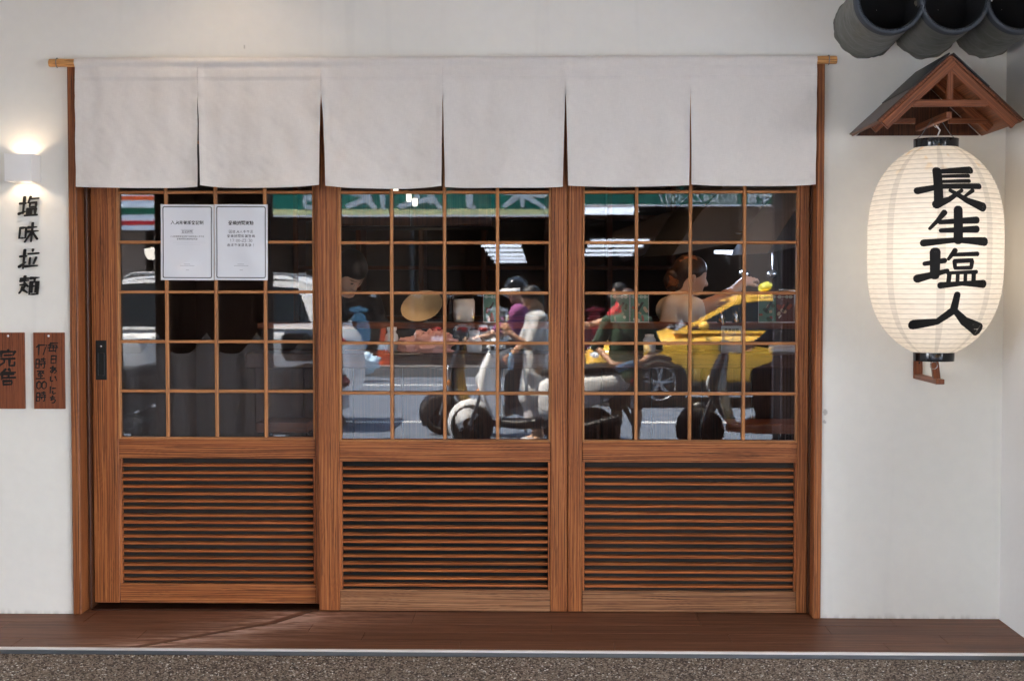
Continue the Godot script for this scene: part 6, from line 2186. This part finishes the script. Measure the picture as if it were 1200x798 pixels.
func people():
	var sk := mat("skin", Color.WHITE, 0.55)
	sk.vertex_color_use_as_albedo = true
	sk.subsurf_scatter_enabled = true
	sk.subsurf_scatter_strength = 0.06
	var fm := ntex(noise(181, 0.02, 4), 256)
	fm.as_normal_map = true
	fm.bump_strength = 6.0
	M["fold_map"] = fm
	var tan_ := Color(0.52, 0.29, 0.18)
	var fair := Color(0.62, 0.38, 0.27)
	var strands := ntex(noise(190, 0.06, 3), 256, [[0.3, rgb(130, 130, 130)], [0.7, rgb(255, 255, 255)]])
	var hair := mat("black_hair", rgb(24, 18, 16), 0.55)
	var hb := mat("brown_hair", rgb(96, 58, 34), 0.4)
	# the man in the green shirt, head bent, a water bottle in his hands
	var man := person("person in a dark green T-shirt and black shorts looking down at a water bottle", Vector3(0.755, -0.2, 7.35), PI, 0.92,
		{"sh_l": Vector3(0.18, 1.22, -0.01), "sh_r": Vector3(-0.18, 1.22, -0.01), "el_l": Vector3(0.285, 1.0, 0.0), "el_r": Vector3(-0.29, 0.98, 0.0), "wr_l": Vector3(0.13, 0.84, 0.2), "wr_r": Vector3(-0.13, 0.87, 0.2),
		"neck": Vector3(0, 1.29, 0.02), "head": Vector3(0, 1.42, 0.09), "chest": Vector3(0, 1.12, 0)},
		{"skin": tan_, "hair": hb, "top": cloth_mat("green_shirt", rgb(54, 74, 58)), "sleeve": 0.95, "hem": 0.72, "hem_r": 0.165, "bottom": cloth_mat("black_shorts", rgb(24, 24, 25)), "bottom_name": "shorts", "leg": 0.95, "shoes": M.rubber,
		"tilt": Vector3(0.75, 0, 0), "hand_l": [Vector3(-0.8, -0.1, 0.3), Vector3(0.3, 0.2, 1), 1.0], "hand_r": [Vector3(0.8, -0.15, 0.3), Vector3(-0.3, 0.2, 1), -1.0], "curl": 0.9})
	var sg := Geo.new()
	sg.tube([Vector3(0.11, 1.26, 0.1), Vector3(0.0, 1.05, 0.15), Vector3(-0.14, 0.8, 0.15)], 0.012, 6)
	put("bag_strap", sg, M.black_plastic, man)
	var bt := thing("water_bottle", "clear blue plastic water bottle in the hands of the green shirted person", "bottle", Vector3(0.74, 0.635, 7.11))
	var bg := Geo.new()
	bg.lathe(Vector3.ZERO, [[0.0, -0.1], [0.032, -0.098], [0.033, -0.02], [0.029, -0.01], [0.033, 0.0], [0.033, 0.06], [0.014, 0.1], [0.0, 0.1]], 18)
	var bo := put("body", bg, mat("bottle_blue", rgb(150, 190, 226), 0.1), bt)
	bo.rotation.z = -1.15
	var bc := Geo.new()
	bc.lathe(Vector3.ZERO, [[0.0155, 0.1], [0.0155, 0.122], [0.0, 0.123]], 14)
	put("cap", bc, mat("cap_blue", rgb(40, 60, 170), 0.3), bo)
	# the woman in white with a phone
	person("person in a long white T-shirt and pale skirt holding up a silver phone", Vector3(-0.1, -0.2, 8.0), -PI / 2 - 0.25, 0.92,
		{"sh_l": Vector3(0.15, 1.25, 0), "sh_r": Vector3(-0.15, 1.25, 0), "el_r": Vector3(-0.19, 0.99, 0.12), "wr_r": Vector3(-0.12, 1.11, 0.29), "el_l": Vector3(0.19, 1.0, 0.1), "wr_l": Vector3(0.06, 0.88, 0.26), "neck": Vector3(0, 1.32, 0.01), "head": Vector3(0, 1.45, 0.05)},
		{"skin": tan_, "hair": hair, "hair_more": [[0, 0.0, -0.09, 0, -0.12, -0.09, 0.05, 0.03]], "top": cloth_mat("white_shirt", rgb(200, 200, 200)), "sleeve": 0.9, "hem": 0.5, "hem_r": 0.2, "bottom": cloth_mat("pale_skirt", rgb(176, 172, 176)), "bottom_name": "skirt", "skirt_end": Vector3(0, 0.28, 0.0), "shoes": M.white_plastic,
		"tilt": Vector3(0.4, 0, 0), "hand_r": [Vector3(0.1, 0.5, 0.4), Vector3(-1, 0, 0.1), -1.0], "curl": 0.8})
	var ph := thing("phone", "silver phone held up by the person in the white T-shirt", "phone", Vector3(-0.445, 1.03, 7.98), 0.2)
	var pho := simple("case", Vector3.ZERO, Vector3(0.012, 0.15, 0.074), M.steel_dull, ph, 0.004)
	pho.rotation = Vector3(0, 0, 0.7)
	simple("screen", Vector3(-0.0065, 0, 0), Vector3(0.002, 0.138, 0.066), M.black_gloss, pho, 0.0)
	var wb := thing("water_bottle", "crumpled blue water bottle held low by the person in white", "bottle", Vector3(-0.355, 0.63, 7.95))
	var wg := Geo.new()
	wg.lathe(Vector3.ZERO, [[0.0, -0.09], [0.032, -0.088], [0.028, -0.04], [0.034, 0.0], [0.027, 0.04], [0.014, 0.09], [0.0, 0.092]], 16)
	put("body", wg, M.bottle_blue, wb)
	# riders
	var sit := func(lean: float) -> Dictionary:
		return {"pelvis": Vector3(0, 0.93, -0.3), "chest": Vector3(0, 1.2, -0.22 + lean), "neck": Vector3(0, 1.36, -0.2 + lean), "head": Vector3(0, 1.5, -0.15 + lean), "sh_l": Vector3(0.17, 1.31, -0.21 + lean), "sh_r": Vector3(-0.17, 1.31, -0.21 + lean),
			"el_l": Vector3(0.29, 1.08, 0.02), "el_r": Vector3(-0.29, 1.08, 0.02), "wr_l": Vector3(0.27, 1.02, 0.25), "wr_r": Vector3(-0.27, 1.02, 0.25), "hip_l": Vector3(0.1, 0.9, -0.28), "hip_r": Vector3(-0.1, 0.9, -0.28),
			"kn_l": Vector3(0.13, 0.75, 0.12), "kn_r": Vector3(-0.13, 0.75, 0.12), "an_l": Vector3(0.11, 0.36, 0.1), "an_r": Vector3(-0.11, 0.36, 0.1), "toe_l": Vector3(0.12, 0.31, 0.25), "toe_r": Vector3(-0.12, 0.31, 0.25)}
	var hm := mat("helmet_black", rgb(22, 22, 24), 0.15)
	person("person in a purple shirt and black helmet with a white peak on a black scooter", Vector3(-0.47, -0.2, 8.8), -PI / 2 + 0.2, 0.95, sit.call(0.0),
		{"skin": fair, "top": cloth_mat("purple_shirt", rgb(150, 84, 134)), "sleeve": 0.8, "hem": 0.86, "bottom": cloth_mat("grey_apron", rgb(92, 98, 108)), "leg": 1.9, "shoes": M.rubber, "helmet": hm, "peak": M.white_plastic, "tilt": Vector3(0.1, -0.9, 0), "hair": hair, "curl": 1.0}, "scooter riders")
	person("person in a black helmet and blue striped face mask on the black scooter", Vector3(2.12, -0.2, 7.15), -PI / 2 + 0.35, 0.93, sit.call(0.05),
		{"skin": tan_, "top": cloth_mat("black_jacket", rgb(34, 36, 42)), "sleeve": 1.3, "hem": 0.86, "bottom": cloth_mat("black_trousers", rgb(30, 30, 33)), "leg": 1.9, "shoes": M.rubber, "helmet": hm, "mask": cloth_mat("mask_blue", rgb(130, 176, 214)), "tilt": Vector3(0.1, -0.7, 0), "hair": hair, "curl": 1.0}, "scooter riders")
	person("person in a red top riding past on a red scooter", Vector3(0.9, -0.2, 14.8), -PI / 2, 0.95, sit.call(0.0),
		{"skin": tan_, "top": cloth_mat("red_shirt", rgb(170, 34, 42)), "sleeve": 0.7, "hem": 0.86, "bottom": M.black_trousers, "leg": 1.9, "shoes": M.rubber, "hair": hair, "curl": 1.0}, "scooter riders")
	for h in [hair, hb]:
		h.albedo_texture = strands
		tri(h, Vector3(9, 1.2, 9), false)
	# inside: the woman with the bun, and the cook at the left
	person("person with a brown hair bun and cream sleeveless top reaching across the kitchen", Vector3(0.69, -0.03, -1.5), PI / 2 + 0.35, 0.9,
		{"sh_l": Vector3(0.145, 1.275, 0), "sh_r": Vector3(-0.145, 1.275, 0.01), "el_r": Vector3(-0.13, 1.35, 0.21), "wr_r": Vector3(-0.03, 1.42, 0.34), "el_l": Vector3(0.2, 1.06, 0.1), "wr_l": Vector3(0.16, 1.0, 0.3), "neck": Vector3(0, 1.34, 0.0), "head": Vector3(0.0, 1.45, 0.06)},
		{"skin": Color(0.6, 0.36, 0.24), "hair": mat("bun_hair", rgb(62, 38, 24), 0.55), "hair_more": [[0, -0.02, -0.11, 0, -0.06, -0.125, 0.042, 0.036], [0, 0.0, -0.13, 0.01, -0.03, -0.14, 0.035, 0.032]], "top": cloth_mat("cream_top", rgb(236, 228, 214)), "sleeve": 0.0, "hem": 0.85, "top_name": "sleeveless_top", "bottom": M.black_trousers, "leg": 2.0,
		"shoes": M.rubber, "strands": 90, "strand_hair": mat("light_strands", rgb(150, 92, 50), 0.5), "hs": 0.82, "tilt": Vector3(0.12, -0.15, 0), "hand_r": [Vector3(0.3, 0.25, 0.6), Vector3(-0.3, 0.9, 0), -1.0], "curl": 0.7})
	M.bun_hair.albedo_texture = strands
	tri(M.bun_hair, Vector3(9, 1.2, 9), false)
	person("person in black with black hair looking down behind the counter at the left post", Vector3(-1.075, -0.03, -1.6), 0.6, 0.95,
		{"el_l": Vector3(0.24, 1.03, 0.08), "wr_l": Vector3(0.14, 1.06, 0.3), "el_r": Vector3(-0.24, 1.03, 0.08), "wr_r": Vector3(-0.12, 1.06, 0.3), "head": Vector3(0, 1.475, 0.08)},
		{"skin": fair, "hair": hair, "hair_more": [[-0.06, 0.0, 0.01, -0.075, -0.09, 0.02, 0.03, 0.02], [0.06, 0.0, 0.01, 0.075, -0.09, 0.02, 0.03, 0.02], [0, 0.09, 0.02, 0, 0.07, 0.06, 0.05, 0.03]], "top": cloth_mat("black_top", rgb(28, 28, 31)), "sleeve": 1.5, "hem": 0.75, "bottom": M.black_trousers, "leg": 2.0, "shoes": M.rubber, "hs": 0.86, "tilt": Vector3(0.85, 0.2, 0.05), "curl": 0.6})
